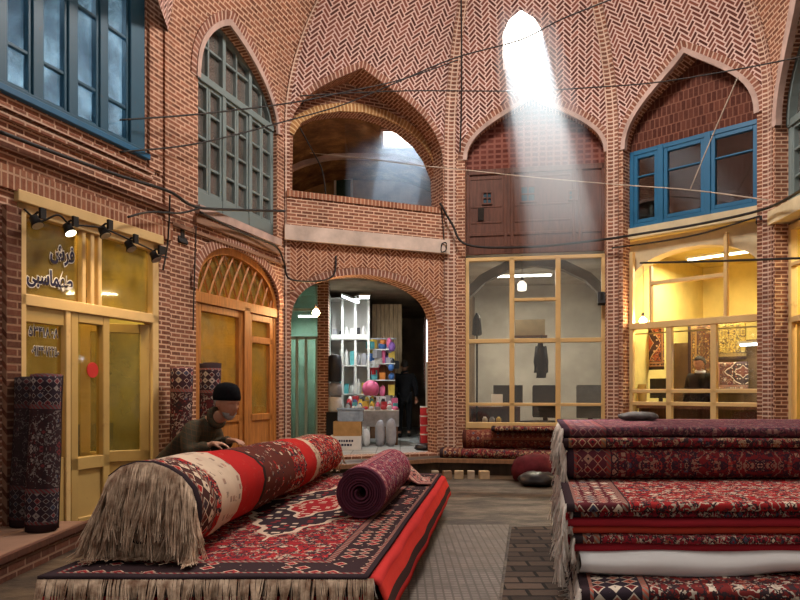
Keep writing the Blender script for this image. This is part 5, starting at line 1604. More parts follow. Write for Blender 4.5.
tubelamp(FL.p(w1_u1-1.9, 6.1, -1.2), FL.p(w1_u1-.7, 6.1, -1.2), 'added white tube lamp behind the upper blue window that whitens its panes', 85, TUBE, (.85,.93,1))  # added lamp; brightens the room so the panes look whitish like reflected sky
# passage tubes
tubelamp(ray(343, 296, 14.3), ray(358, 302, 13.6), 'slanting white tube lamp over the passage shop cabinets', 26, TUBE, (.92,.97,1), r=.03)
tubelamp(ray(360, 297, 13.2), ray(369, 297, 13.2), 'short white tube lamp under the passage ceiling', 26, TUBE, (.92,.97,1), r=.03)

# clip spotlights over the left shop
SPTG = 'clip spotlights over the left shop front'
for i, (px, py, lab, on) in enumerate(((35, 216, 'black clip spotlight, leftmost over the left shop front', 0), (68, 224, 'black clip spotlight with a lit lens above the shop lettering', 1), (103, 227, 'black clip spotlight above the narrow mullions of the left shop', 0), (129, 241, 'small black clip spotlight near the right end of the left shop front', 0), (154, 252, 'black clip spotlight at the right corner of the left shop front', 0))):
    u, z = FL.uz(px, py, .12); t = thing('clip_spotlight', FL.p(u, z, .10), lab, 'lamp', SPTG, rz=FL.rz())
    bm = bmesh.new(); lathe(bm, [(.02, 0), (.038, .01), (.042, .06), (.055, .10), (.05, .102)], n=14, M=Matrix.Rotation(2.6, 4, 'X')); lh = obj('lamp_head', bm, BLK, t, smooth=True)
    bm = bmesh.new(); lathe(bm, [(.048, .0), (.048, .004)], (0, 0, .10), 14, M=Matrix.Rotation(2.6, 4, 'X')); obj('lens', bm, glow('spot_lens', (1,.85,.6), 6) if on else MET, lh)
    bm = bmesh.new(); tube(bm, [(0, 0, 0), (0, -.05, .03), (0, -.10, .02)], .01, 6); box(bm, -.03, .03, -.115, -.09, -.03, .06); obj('bracket', bm, BLK, t)
    if i in (1, 2, 3): light('SPOT', 'clip_spot_light', FL.p(u, z, .28), 22, (1,.70,.38), spot_size=1.9, spot_blend=.8, aim=FL.p(u, z-1.2, .35), shadow_soft_size=.04)
# fixtures on the piers
def fixture(F, px, py, w, h, dpt, lab, cat='lamp', name='wall_floodlight', mat=None, n=.0):
    u, z = F.uz(px, py, .05); t = thing(name, F.p(u, z, n+.01), lab, cat, rz=F.rz())
    bm = bmesh.new(); box(bm, -w/2, w/2, .03, .03+dpt, -h/2, h/2, Matrix.Rotation(-.35, 4, 'X')); bmesh.ops.bevel(bm, geom=bm.edges[:], offset=.008, segments=2)
    ho = obj('housing', bm, mat or BLK, t)
    bm = bmesh.new(); box(bm, -w*.42, w*.42, .03+dpt, .034+dpt, -h*.4, h*.4, Matrix.Rotation(-.35, 4, 'X')); obj('lens', bm, plain('lens_grey', (.10,.10,.11), .2, .6, .2, bumps=0), ho)
    bm = bmesh.new(); box(bm, -w*.2, w*.2, .0, .05, -h*.3, h*.3); obj('bracket', bm, BLK, t)
    return t
fixture(F2, 186, 231, .17, .26, .10, 'black floodlight on the brick pier left of the teal window')
fixture(F2, 167, 250, .16, .14, .09, 'small black floodlight low on the brick pier beside the left shop')
fixture(FC, 602, 296, .11, .20, .09, 'dark floodlight on the pier between middle and right bays')
fixture(FR, 761, 217, .18, .10, .12, 'black bracket lamp on the pier at the right')
fixture(FL, 128, 214, .11, .20, .07, 'dark junction box on the wall above the left shop', 'box', 'junction_box')
# horn loudspeaker, left wall
u, z = FL.uz(42, 190, .15); t = thing('horn_loudspeaker', FL.p(u, z, 0), 'black horn loudspeaker on the left wall above the shop', 'loudspeaker', rz=FL.rz())
bm = bmesh.new(); lathe(bm, [(.025, 0), (.04, .02), (.045, .09), (.07, .14), (.12, .18), (.115, .182), (.05, .15)], (0, 0, 0), 18, M=Matrix.Translation((0, .12, 0)) @ Matrix.Rotation(-1.9, 4, 'X') @ Matrix.Rotation(.9, 4, 'Y')); obj('horn', bm, BLK, t, smooth=True)
bm = bmesh.new(); tube(bm, [(0, 0, 0), (0, .13, 0)], .015, 6); obj('bracket', bm, BLK, t)
# white lantern in the middle shop
u, z = FC.uz(522, 285, -.5); t = thing('hanging_lantern', FC.p(u, z, -.5), 'small white lantern hanging inside the middle shop window', 'lamp')
bm = bmesh.new(); lathe(bm, [(.05, -.10), (.075, -.09), (.08, .02), (.05, .05), (.03, .07)], n=8); obj('shade', bm, glow('lantern_glow', (1,.97,.9), 2.2), t)
bm = bmesh.new(); lathe(bm, [(.02, .07), (.035, .09), (.02, .12), (.008, .14)], n=8); tube(bm, [(0, 0, .13), (0, 0, 3.8-z)], .004, 5); obj('hanger', bm, BLK, t)

# ============================================================ cables
CB = plain('cable_black', (.015,.013,.012), .6, .3, .2, 9, bumps=0); CW = plain('rope_pale', (.42,.34,.27), .9, .1, .2, 9, bumps=0)
def cable(pts, lab, r=.010, mat=None, name='cable', wob=0.0):
    P = [ray(*q) for q in pts]; out = []
    for i in range(len(P)-1):           # catmull-rom
        p0, p1, p2, p3 = P[max(0, i-1)], P[i], P[i+1], P[min(len(P)-1, i+2)]
        for k in range(8):
            t = k/8
            out.append(.5*((2*p1)+(p2-p0)*t+(2*p0-5*p1+4*p2-p3)*t*t+(3*p1-p0-3*p2+p3)*t**3))
    out.append(P[-1]); c = out[0].copy()
    bm = bmesh.new(); tube(bm, [q-c for q in out], r, 5)
    o = obj(name, bm, mat or CB, smooth=True); o.location = c; tag(o, lab, name.split('_')[0]); return o
cable([(120, 120, 7.0), (200, 114, 7.9), (290, 103, 9.4), (345, 92, 10), (400, 80, 10.4), (458, 60, 10.6)], 'thin black cable rising across the balcony arch to the vault')
cable([(120, 152, 7.0), (200, 143, 8.1), (290, 120, 9.6), (345, 104, 10.1), (400, 81, 10.2)], 'thin black cable just below the upper cable left of the balcony arch')
cable([(400, 81, 10.2), (455, 58, 10.2), (520, 40, 9.8), (560, 20, 9.4), (615, -2, 8.6)], 'black cable crossing in front of the bright vault window')
cable([(300, 96, 10.0), (400, 91, 10.6), (520, 91, 10.6), (600, 87, 10.4), (660, 82, 9.8), (745, 68, 8.9), (805, 56, 8.1)], 'long level black cable across the tops of the middle and right arches')
cable([(461, -5, 10.3), (461.5, 60, 10.8), (461, 120, 11.25), (460, 152, 11.35)], 'dark chain-like cable hanging down the pier left of the middle bay', .014)
cable([(310, 153, 12.0), (360, 158, 11.7), (415, 165, 11.3), (465, 170, 11.1), (530, 177, 11.0), (610, 184, 10.8), (690, 190, 10.0), (768, 200, 8.9)], 'pale rope strung across the balcony, middle and right bays', .009, CW, 'rope')
cable([(440, 203, 11.3), (452, 224, 11.35), (468, 245, 11.3), (530, 247, 11.1), (600, 240, 10.9), (640, 234, 10.5), (700, 224, 10.1), (765, 209, 9.2), (805, 188, 7.9)], 'thick black cable sagging under the brown shutters to the right edge', .020)
cable([(612, 248, 10.9), (650, 243, 10.5), (700, 234, 10.0), (760, 216, 9.25)], 'second black cable looped just below the blue window', .014)
cable([(640, 263, 10.45), (720, 261, 9.6), (805, 258, 8.4)], 'straight dark rod across the upper glass of the right shop', .016, name='rod')
cable([(738, 77, 9.15), (715, 130, 9.4), (690, 190, 9.7)], 'thin pale stay wire slanting over the blue window', .009, CW, 'wire')
cable([(0, 132, 5.6), (60, 155, 6.2), (120, 176, 6.9), (170, 192, 7.6), (196, 207, 8.1), (240, 210, 9.0), (285, 211, 10.0)], 'thick black cable along the ledge of the left wall', .018)
cable([(128, 217, 7.0), (150, 212, 7.3), (180, 213, 7.8), (200, 208, 8.0)], 'short black cable from the junction box to the pier', .012)
cable([(170, 195, 7.65), (168, 240, 7.7), (163, 270, 7.6)], 'black cable dropping down the pier beside the left shop', .010)
cable([(196, 226, 8.2), (194, 290, 8.2), (193, 330, 8.2)], 'black wire running down the pier beside the varnished door', .009)
cable([(200, 212, 8.1), (240, 232, 9.1), (275, 246, 9.9), (284, 262, 10.2), (290, 279, 10.25), (320, 281, 10.5), (334, 274, 10.6), (336, 256, 10.7)], 'black cable under the teal window turning along the passage arch', .014)
cable([(24, 209, 5.9), (40, 221, 6.05), (58, 215, 6.15), (70, 224, 6.3), (88, 226, 6.5), (105, 229, 6.7), (130, 240, 7.0), (152, 250, 7.3)], 'looping black wire that feeds the clip spotlights of the left shop', .009, name='wire')
cable([(441, 205, 11.35), (443, 225, 11.36), (444, 243, 11.36)], 'thin black wire hanging beside the balcony slab', .008, name='wire')
o = cable([(441, 250, 11.32), (442, 244, 11.32), (446, 243, 11.32), (446, 250, 11.32), (442, 252, 11.32), (441, 250, 11.32)], 'small coil of black wire at the right end of the balcony slab', .010, name='wire')
cable([(300, 128, 10.4), (312, 150, 10.6), (322, 170, 10.8), (326, 196, 10.9)], 'dark cable curling down the left inside of the balcony arch', .012)
# stool-like black lamp on the vault rib left of the balcony arch
fixture(FB, 301, 92, .10, .26, .06, 'black slim floodlight high on the pier left of the balcony arch')
# ============================================================ things in the passage
def bx(name, x0, x1, y0, y1, z0, z1, mat, par=None, bev=.004):
    bm = bmesh.new(); box(bm, x0, x1, y0, y1, z0, z1)
    if bev: bmesh.ops.bevel(bm, geom=bm.edges[:], offset=bev, segments=1)
    return obj(name, bm, mat, par)
def xat(px, d): return (px-400)/700*d
def zat_(py, d): return EYE+(HZ-py)/700*d
# back shopfronts of the passage
D4 = window(4, 'green-lit glazed door with pale frames inside the passage', 'door')
xa_, xb_ = xat(288, 13.2), xat(318, 13.2)
Fd = Frame((xa_, 13.2), (xb_, 13.2), False)
bars('door_frame', Fd, [V_(u, .05, ZA, 2.55, -.03, .03) for u in (.02, .17, .34, Fd.L-.02)]+[H_(2.52, .06, 0, Fd.L, -.03, .03), H_(.56, .12, 0, Fd.L, -.03, .03), H_(3.05, .05, 0, Fd.L, -.03, .03)], plain('frame_pale_green', (.45,.55,.48), .4, .4, .1), D4)
pane('glass', Fd, 0, Fd.L, ZA, 3.5, 0, glass('glass_green', (.88,.95,.92), .05, .05, (.10,.13,.11), .12), D4)
room('green_shop', [(xa_-.15, 13.26), (xb_+.1, 13.26), (xb_+.1, 14.6), (xa_-.15, 14.6)], ZA, 3.5, plain('plaster_green', (.36,.44,.38), .8, .2, .3, 2), floor=BRD)
tubelamp((xa_+.1, 13.9, 3.0), (xb_-.1, 13.9, 3.0), 'white tube lamp inside the green-lit shop of the passage', 18, TUBE, (.8,1,.9))
bm = bmesh.new(); uvl = bm.loops.layers.uv.verify()
box(bm, xb_+.02, xat(329, 13.1), 12.95, 13.2, ZA, 3.55)
for f in bm.faces:
    for l in f.loops: l[uvl].uv = (l.vert.co.x+l.vert.co.y, l.vert.co.z)
struct('wall_passage_pillar', bm, BR, norm=True)
# lit cabinet
cab = thing('display_cabinet', (xat(349, 14.6), 14.6, ZA), 'tall white-framed lit display cabinet inside the passage', 'cabinet')
cw = xat(369, 14.6)-xat(330, 14.6); ch = 3.0
WF = plain('frame_white', (.75,.74,.68), .4, .4, .08)
for i in range(4):
    u = -cw/2+cw*i/3; bx('post', u-.025, u+.025, -.03, .03, 0, ch, WF, cab)
for z in (.05, .95, 1.55, 2.1, 2.95): bx('shelf', -cw/2, cw/2, -.03, .45, z-.015, z+.015, WF, cab)
bx('back_panel', -cw/2, cw/2, .44, .46, 0, ch, PLW, cab, 0); bx('header', -cw/2, cw/2, -.04, .0, 2.1, 2.2, WF, cab)
rnd = random.Random(4)
COLS = {'white': (.78,.76,.72), 'blue': (.06,.16,.42), 'red': (.55,.04,.05), 'pink': (.75,.15,.30), 'black': (.03,.03,.035), 'teal': (.10,.40,.42), 'yellow': (.72,.50,.08), 'grey': (.34,.34,.36), 'orange': (.65,.22,.04), 'purple': (.22,.10,.36)}
CM = {k: plain('goods_'+k, v, .4, .4, .15, 12, bumps=0) for k, v in COLS.items()}
keys = list(COLS)
def pack(p, w, dd, h, col, lab, grp, rz=0, kind='box', name='packet', cat='packet'):
    bm = bmesh.new()
    if kind == 'box': box(bm, -w/2, w/2, -dd/2, dd/2, 0, h); bmesh.ops.bevel(bm, geom=bm.edges[:], offset=min(w, dd, h)*.12, segments=2)
    elif kind == 'jar': lathe(bm, [(w*.42, 0), (w*.5, h*.05), (w*.5, h*.7), (w*.3, h*.82), (w*.3, h*.95), (w*.22, h)], n=12)
    else:
        bmesh.ops.create_icosphere(bm, subdivisions=2, radius=1)
        for v in bm.verts: v.co = Vector((v.co.x*w/2, v.co.y*dd/2, (max(v.co.z, -.8)+.8)*h/1.8))*(1+.15*noise.noise(v.co*3+Vector(p)))
    o = obj(name, bm, CM[col], smooth=(kind != 'box')); o.location = p; o.rotation_euler.z = rz
    tag(o, lab, cat, grp); return o
xc = xat(349, 14.6)
for si, z in enumerate((.065, .965, 1.565, 2.115)):
    for k in range(6):
        c = rnd.choice(['white', 'blue', 'white', 'grey', 'black', 'yellow', 'teal'] if si < 3 else ['black', 'grey', 'white'])
        lvl = ('bottom', 'second', 'third', 'top')[si]
        pack((xc-cw/2+.08+cw*.9*k/6+.02, 14.74, ZA+z+.002), .09, .09, rnd.uniform(.16, .34), c, f'{c} packet on the {lvl} shelf of the lit display cabinet', f'packets in the lit display cabinet', kind=rnd.choice(['box', 'jar']))
# brown slatted shutter wall beyond
Fw = Frame((xat(372, 15.6), 15.6), (xat(402, 15.6), 15.6), False)
bm = bmesh.new()
nb = 7
for k in range(nb): fbox(bm, Fw, Fw.L*k/nb+.005, Fw.L*(k+1)/nb-.005, 1.7, 3.45, 0, .04)
struct('wall_passage_shutter', bm, wood('wood_tan', (.40,.28,.15)))
# goods table
tb = thing('market_table', (xat(372, 13.6), 13.6, ZA), 'long table heaped with household goods in the passage', 'table')
tw = xat(399, 13.6)-xat(345, 13.6)
bx('tabletop', -tw/2, tw/2, -.45, .55, .62, .66, WF, tb); 
for sx in (-1, 1):
    for sy in (-.4, .5): bx('leg', sx*(tw/2-.05)-.025, sx*(tw/2-.05)+.025, sy-.025, sy+.025, 0, .62, OLDW, tb)
bx('apron', -tw/2, tw/2, -.46, -.44, .35, .64, plain('cloth_silver', (.42,.44,.48), .35, .5, .4, 7), tb)
for r_ in range(4):
    for k in range(9):
        c = rnd.choice(['white', 'white', 'grey', 'blue', 'red', 'pink', 'teal', 'black', 'white', 'yellow'])
        x = tb.location.x-tw/2+.08+(tw-.16)*k/8+rnd.uniform(-.01, .01); y = 13.28+r_*.22
        h = rnd.uniform(.06, .12)+.05*r_
        kd = rnd.choice(['box', 'bag', 'jar', 'bag']); row = ('front', 'second', 'third', 'back')[r_]
        pack((x, y, ZA+.664), rnd.uniform(.08, .12), rnd.uniform(.10, .16), h, c, f'{c} {"bag" if kd=="bag" else "jar" if kd=="jar" else "packet"} in the {row} row on the long market table', 'goods on the long market table', rnd.uniform(-.4, .4), kd, {'bag': 'bag', 'jar': 'jar', 'box': 'packet'}[kd], {'bag': 'bag', 'jar': 'jar', 'box': 'packet'}[kd])
# silver bags hanging in front of the table, tub and boxes
for i, (px, py, w_, h_, c) in enumerate(((380, 443, .20, .50, 'grey'), (391, 444, .22, .52, 'grey'), (366, 446, .16, .34, 'white'))):
    o = pack((xat(px, 12.85), 12.85, ZA), w_, .18, h_, c, ['tall silver-grey plastic bag before the market table, left of the larger one', 'largest silver-grey plastic bag standing before the market table', 'whitish plastic bag standing beside the cardboard boxes'][i], 'bags before the market table', 0, 'bag', 'plastic_bag', 'bag')
CARD = plain('cardboard', (.34,.20,.08), .9, .1, .2, 8); 
o = bx('cardboard_box', -.27, .27, -.2, .2, 0, .235, plain('carton_white', (.62,.60,.58), .8, .2, .1), None); o.location = (xat(346, 12.3), 12.3, ZA); tag(o, 'white carton with black writing, bottom of the boxes in the passage arch', 'box', 'boxes in the passage arch')
fnt('MADE IN', 'printed_text', Matrix.Translation((0, -.203, .15)) @ Matrix.Rotation(0, 4, 'Z') @ Matrix.Diagonal((1, -1, 1, 1)), .09, INK, o) if False else None
bm = bmesh.new()
for (y_, ww) in ((.155, .30), (.085, .22)):
    x = -ww/2
    while x < ww/2: w2 = rnd.uniform(.02, .045); box(bm, x, x+w2, -.204, -.2005, y_-.018, y_+.018); x += w2+.012
obj('printed_marks', bm, INK, o)
o = bx('cardboard_box', -.24, .24, -.2, .2, 0, .25, CARD, None); o.location = (xat(348, 12.32), 12.32, ZA+.237); tag(o, 'brown cardboard box stacked on the white carton in the passage arch', 'box', 'boxes in the passage arch')
tubm = glass('plastic_clear', (.7,.8,.9), .15, .2, (.35,.42,.5), .35)
bm = bmesh.new(); box(bm, -.22, .22, -.17, .17, 0, .20); bmesh.ops.bevel(bm, geom=bm.edges[:], offset=.02, segments=2); box(bm, -.235, .235, -.185, .185, .20, .23)
o = obj('plastic_tub', bm, plain('tub_blue_grey', (.22,.28,.36), .25, .5, .3, 9)); o.location = (xat(351, 12.32), 12.32, ZA+.489); tag(o, 'bluish plastic tub with lid on the brown cardboard box', 'tub')
# hanging cloth rolls beside the brick pillar
for i, (z, c, h_) in enumerate(((1.55, 'white', .28), (1.85, 'grey', .24), (2.11, 'black', .50))):
    bm = bmesh.new(); lathe(bm, [(.10, 0), (.125, .02), (.13, h_*.5), (.12, h_-.02), (.08, h_)], n=14)
    o = obj('cloth_roll', bm, CM[c], smooth=True); o.location = (xat(335, 13.0), 13.0, z-.42); tag(o, f'{c} cloth roll in the upright stack beside the passage pillar', 'cloth roll', 'cloth rolls beside the passage pillar')
o = bx('stool', -.15, .15, -.15, .15, 0, .63, BLK); o.location = (xat(335, 13.0), 13.0, ZA); tag(o, 'dark narrow stand under the cloth rolls beside the passage pillar', 'stand')
# colourful heap and pink ball, hanging goods
blob('ball', (xat(371, 13.9), 13.75, ZA+.93), .17, .17, .30, CM['pink'], 'bright pink ball on top of the goods on the market table', 'ball', 5, None, .03)
heap = []
for i in range(26):
    c = keys[(i*7) % len(keys)]; px = 366+rnd.random()*28; py = 346+rnd.random()*32
    dd = 14.9
    pack((xat(px, dd), dd+rnd.uniform(-.12, .12), zat_(py, dd)), rnd.uniform(.12, .2), .12, rnd.uniform(.14, .22), c, f'{c} item hanging among the goods behind the market table', 'goods hung behind the market table', rnd.uniform(-1, 1), rnd.choice(['bag', 'bag', 'box']), 'hanging_toy', 'toy')
bx_ = bx('hanging_rail', -.35, .35, 14.88-14.9, 14.92-14.9, 0, .03, MET); bx_.location = (xat(380, 14.9), 14.9, 2.62); tag(bx_, 'metal rail above the goods hung behind the market table', 'rail')
rk = thing('goods_rack', (xat(384, 15.1), 15.1, ZA), 'tall open rack carrying the coloured goods behind the market table', 'rack')
bx('back_board', -.30, .24, .0, .03, 0, 1.95, OLDW, rk)
for z in (.9, 1.25, 1.6, 1.9): bx('shelf', -.30, .24, -.32, .0, z-.01, z+.01, WF, rk)
for i, z in enumerate((.912, 1.262, 1.612)):
    for k in range(3):
        c = keys[(i*5+k*3) % len(keys)]
        pack((rk.location.x-.22+.19*k, 14.95, ZA+z), .13, .13, rnd.uniform(.14, .28), c, f'{c} packet on the {["lowest","middle","highest"][i]} filled shelf of the goods rack', 'packets on the goods rack', rnd.uniform(-.3, .3), rnd.choice(['box', 'bag']))
# white column, red boxes, bright window on the right
bm = bmesh.new(); box(bm, xat(426, 12.6), xat(440, 12.6), 12.45, 12.75, ZA, zat_(362, 12.5)); struct('wall_passage_column', bm, PLW)
for i in range(4):
    o = bx('red_box', -.15, .15, -.13, .13, 0, .155, CM['red']); o.location = (xat(429, 12.2), 12.2, ZA+.12+i*.158); o.rotation_euler.z = .06*(-1)**i
    pb_ = bx('round_print', -.04, .04, -.134, -.131, .04, .115, CM['white'], o, 0); bx('lid_edge', -.152, .152, -.132, .132, .135, .158, CM['white'], o, 0)
    tag(o, ['red box with a white print, bottom of the stack on the right of the passage', 'red box with a white print, second from the bottom on the right of the passage', 'red box with a white print, third from the bottom on the right of the passage', 'red box with a white print, top of the stack on the right of the passage'][i], 'box', 'red boxes stacked on the right of the passage')
blob('sack', (xat(424, 12.1)+.02, 12.05, ZA), .2, .15, .12, blk_cloth, 'flat black sack under the red boxes in the passage', 'sack', 8, None, .2)
W = window(11, 'bright arched window at the right end of the passage')
Fq = Frame((xat(424, 13.4), 13.4), (xat(446, 13.4), 13.4), False)
ao = arch_hole(0, Fq.L, 1.6, 2.75, zat_(303, 13.4), k1=.6, k2=.6, k3=.05)
polypane('glass', Fq, ao, 0, glow('daylight_pane', (.95,.97,1.0), 2.2), W)
obj('arch_frame', arch_bar(Fq, ao, .04, .0, .03), BRN, W)
blob('hanging_cloth', (xat(436, 12.9), 12.9, 1.95), .07, .05, .65, CM['red'], 'red cloth hanging before the bright passage window', 'cloth', 9, None, .2)

# ============================================================ inside the right shop
bm = bmesh.new(); fbox(bm, FR, -.02, FR.L+.25, ZA, 2.42, -3.58, -3.5); struct('trim_right_shop_added_dark_backing', bm, BRN)  # added dark backing that darkens the lower part of the shop
bm = bmesh.new(); fbox(bm, FR, .05, FR.L-.1, ZA, 2.36, -2.1, -2.02); struct('trim_right_shop_added_dark_sheet', bm, plain('added_sheet_dark_brown', (.10,.055,.025), .7, .3, .3, 4))  # added dark sheet, put in so the lower shop reads darker
def hung(F, pa, pb_, pya, pyb, n, mat, lab, name='hanging_rug', cat='rug'):
    ua, ub = F.uz(pa, 350, n)[0], F.uz(pb_, 350, n)[0]; za_, zb2 = F.uz((pa+pb_)/2, pyb, n)[1], F.uz((pa+pb_)/2, pya, n)[1]
    c = F.p((ua+ub)/2, za_, n)
    W_, H_2 = ub-ua, zb2-za_
    o = sheet(name, lambda i, j: (-W_/2+W_*i/12, .02*math.sin(i*1.3)*(1-j/12), H_2*j/12), 12, 12, lambda i, j: (W_*i/12, H_2*j/12), .012, mat)
    o.location = c; o.rotation_euler.z = F.rz(); tag(o, lab, cat); return o
hung(FR, 688, 712, 325, 392, -1.9, rug_mat('rug_wall_dark', .75, 1.4, field=(.10,.03,.015), border=(.04,.02,.02), ivory=(.55,.40,.16), accent=(.35,.16,.03), bw=.12, medal=False, scale=1.6, seed=31), 'dark floral rug hanging behind the man in the right shop')
hung(FR, 712, 746, 322, 360, -1.9, rug_mat('rug_wall_gold', 1.0, .9, field=(.55,.38,.08), border=(.30,.16,.03), ivory=(.75,.62,.25), accent=(.14,.07,.02), bw=.08, medal=False, scale=1.4, dens=.7, seed=32), 'golden floral rug hanging high in the right shop')
hung(FR, 712, 748, 362, 393, -1.85, rug_mat('rug_wall_low', 1.0, .7, field=(.12,.03,.02), border=(.04,.02,.02), ivory=(.62,.50,.34), accent=(.30,.08,.05), bw=.1, medal=True, scale=1.8, seed=33), 'dark rug with ivory flowers hanging low in the right shop')
hung(FR, 630, 664, 326, 370, -1.2, rug_mat('rug_wall_rust', .7, .9, field=(.38,.08,.03), border=(.05,.02,.02), ivory=(.6,.42,.25), accent=(.55,.22,.07), bw=.10, medal=True, scale=1.3, seed=34), 'rust medallion rug hanging at the left inside the right shop')
bm = bmesh.new(); fbox(bm, FR, 1.95, 2.25, ZA, 2.6, -1.75, -1.45); o = obj('cupboard', bm, BRN); tag(o, 'dark tall cupboard at the right side of the right shop', 'cupboard')
bm = bmesh.new(); fbox(bm, FR, .25, .85, 1.26, 1.30, -1.2, -.7); 
u0_, u1_ = .15, 2.1
bm.free()
tb2 = thing('shop_counter', FR.p(1.1, ZA, -.72), 'dark wooden counter along the right shop window', 'counter', rz=FR.rz())
bx('counter_top', -.95, .95, -.22, .22, .74, .79, BRN, tb2); bx('front_panel', -.92, .92, .12, .16, 0, .74, BRN, tb2, 0); bx('side_panel', -.92, -.88, -.2, .12, 0, .74, BRN, tb2, 0); bx('side_panel', .88, .92, -.2, .12, 0, .74, BRN, tb2, 0)
u, z = FR.uz(640, 377, -.9)
t = thing('picture_frame', FR.p(u, 1.30, -.8), 'small cream framed picture on the counter in the right shop', 'picture', rz=FR.rz())
bx('frame', -.17, .17, -.01, .01, 0, .33, YELP, t); bx('picture', -.08, .08, .01, .014, .09, .24, CM['grey'], t, 0)
u, z = FR.uz(700, 402, -.6)
o = bx('paper_sheets', -.12, .12, -.08, .08, 0, .012, WHT); o.location = FR.p(u, 1.292, -.62); o.rotation_euler.z = .5; tag(o, 'loose white papers on the counter of the right shop', 'paper')
mo = thing('monitor', FR.p(FR.uz(661, 360, -.85)[0], 1.30, -.85), 'black monitor on the counter beside the man in the right shop', 'monitor', rz=FR.rz()+.2)
bx('screen', -.17, .17, -.02, .02, .10, .42, BLK, mo); bx('stand', -.03, .03, -.03, .0, .0, .12, BLK, mo); bx('foot', -.10, .10, -.07, .07, 0, .015, BLK, mo)

# ============================================================ inside the middle shop
bm = bmesh.new()
pts = [FC.uz(px, py, -1.2) for px, py in ((462, 330), (466, 302), (485, 283), (510, 270), (535, 266), (562, 270), (585, 281), (603, 298), (612, 330))]
strip(bm, FC, pts, 0, .16, -1.3, -1.1, curved=False); struct('trim_middle_shop_arch', bm, plain('plaster_grey_dark', (.16,.15,.14), .9, .1, .3, 3))
def fthing(name, F, px, z, n, lab, cat, rz=0): return thing(name, F.p(F.uz(px, 350, n)[0], z, n), lab, cat, rz=F.rz()+rz)
o = fthing('desk', FC, 495, ZA, -1.3, 'dark desk standing inside the middle shop window', 'desk')
bx('desk_top', -.45, .45, -.3, .3, .70, .74, BRN, o); bx('side_panel', -.45, -.41, -.28, .28, 0, .70, BRN, o, 0); bx('side_panel', .41, .45, -.28, .28, 0, .70, BRN, o, 0); bx('modesty_panel', -.41, .41, .2, .22, .2, .70, BRN, o, 0)
o = fthing('monitor', FC, 508, ZA+.742, -1.25, 'dark monitor on the desk in the middle shop', 'monitor')
bx('screen', -.26, .26, -.02, .02, .06, .38, BLK, o); bx('stand', -.04, .04, -.04, .0, 0, .1, BLK, o)
o = fthing('framed_paper', FC, 497, ZA+.742, -1.08, 'white sheet of paper propped on the desk in the middle shop', 'paper'); bx('sheet', -.10, .10, -.005, .005, 0, .22, CLO, o, 0)
def chair(px, n, lab, mat, rz, F=FC):
    o = fthing('office_chair', F, px, ZA, n, lab, 'chair', rz)
    bx('seat', -.24, .24, -.24, .24, .42, .50, mat, o, .03); bx('backrest', -.23, .23, -.27, -.20, .55, 1.12, mat, o, .03)
    bx('back_support', -.04, .04, -.27, -.24, .44, .60, BLK, o)
    bm = bmesh.new(); tube(bm, [(0, 0, .06), (0, 0, .43)], .03, 8); obj('column', bm, MET, o)
    for k in range(5):
        a = k*2*PI/5; bm = bmesh.new(); tube(bm, [(0, 0, .08), (math.cos(a)*.26, math.sin(a)*.26, .05)], .02, 6); lg = obj('leg', bm, BLK, o); bm = bmesh.new(); tube(bm, [(math.cos(a)*.26, math.sin(a)*.26, .05), (math.cos(a)*.26, math.sin(a)*.26, .0)], .022, 6); obj('caster', bm, MET, lg)
    return o
chair(538, -.95, 'black office chair near the mullion in the middle shop', BLK, 2.6)
chair(588, -.80, 'grey office chair at the right side of the middle shop', plain('chair_grey', (.10,.11,.12), .6, .3, .2, 8), 2.9)
# coat on a wall hook
cl = fthing('hanging_coat', FC, 541, FC.uz(541, 378, -2.0)[1], -2.0, 'dark coat hanging on the pale wall of the middle shop', 'coat')
bm = bmesh.new(); lathe(bm, [(.16, 0), (.17, .15), (.13, .45), (.10, .62), (.03, .74), (.01, .82)], n=16)
for v in bm.verts: v.co.y *= .4; v.co.x = v.co.x*.55+.02*math.sin(v.co.z*9)
obj('coat_body', bm, BLKC, cl, smooth=True)
bm = bmesh.new(); tube(bm, [(-.07, 0, .6), (-.10, .02, .3), (-.10, .02, .1)], [.035, .04, .035], 8); obj('sleeve', bm, BLKC, cl, smooth=True)
bm = bmesh.new(); tube(bm, [(.07, 0, .6), (.10, .02, .3), (.10, .02, .1)], [.035, .04, .035], 8); obj('sleeve', bm, BLKC, cl, smooth=True)
sh = fthing('wall_shelf', FC, 530, FC.uz(530, 336, -2.2)[1], -2.2, 'small brown shelf box on the wall of the middle shop', 'shelf'); bx('shelf_box', -.28, .28, -.15, .15, 0, .30, plain('box_tan', (.35,.28,.18), .8, .2, .2), sh); bx('shelf_board', -.32, .32, -.17, .17, -.03, 0, BRN, sh)
bx_ = fthing('standing_lamp', FC, 477, ZA, -1.0, 'slim dark column lamp at the left inside the middle shop', 'lamp')
bm = bmesh.new(); lathe(bm, [(.13, 0), (.13, .02), (.02, .04), (.018, 1.3), (.018, 2.0)], n=12); obj('pole', bm, BLK, bx_); bm = bmesh.new(); lathe(bm, [(.05, 2.0), (.09, 2.02), (.07, 2.3), (.02, 2.4)], n=12); obj('shade', bm, BLK, bx_)
for i, (px, py, c) in enumerate(((478, 415, 'white'), (486, 414, 'grey'), (492, 417, 'white'))):
    u, z = FC.uz(px, py, -.45)
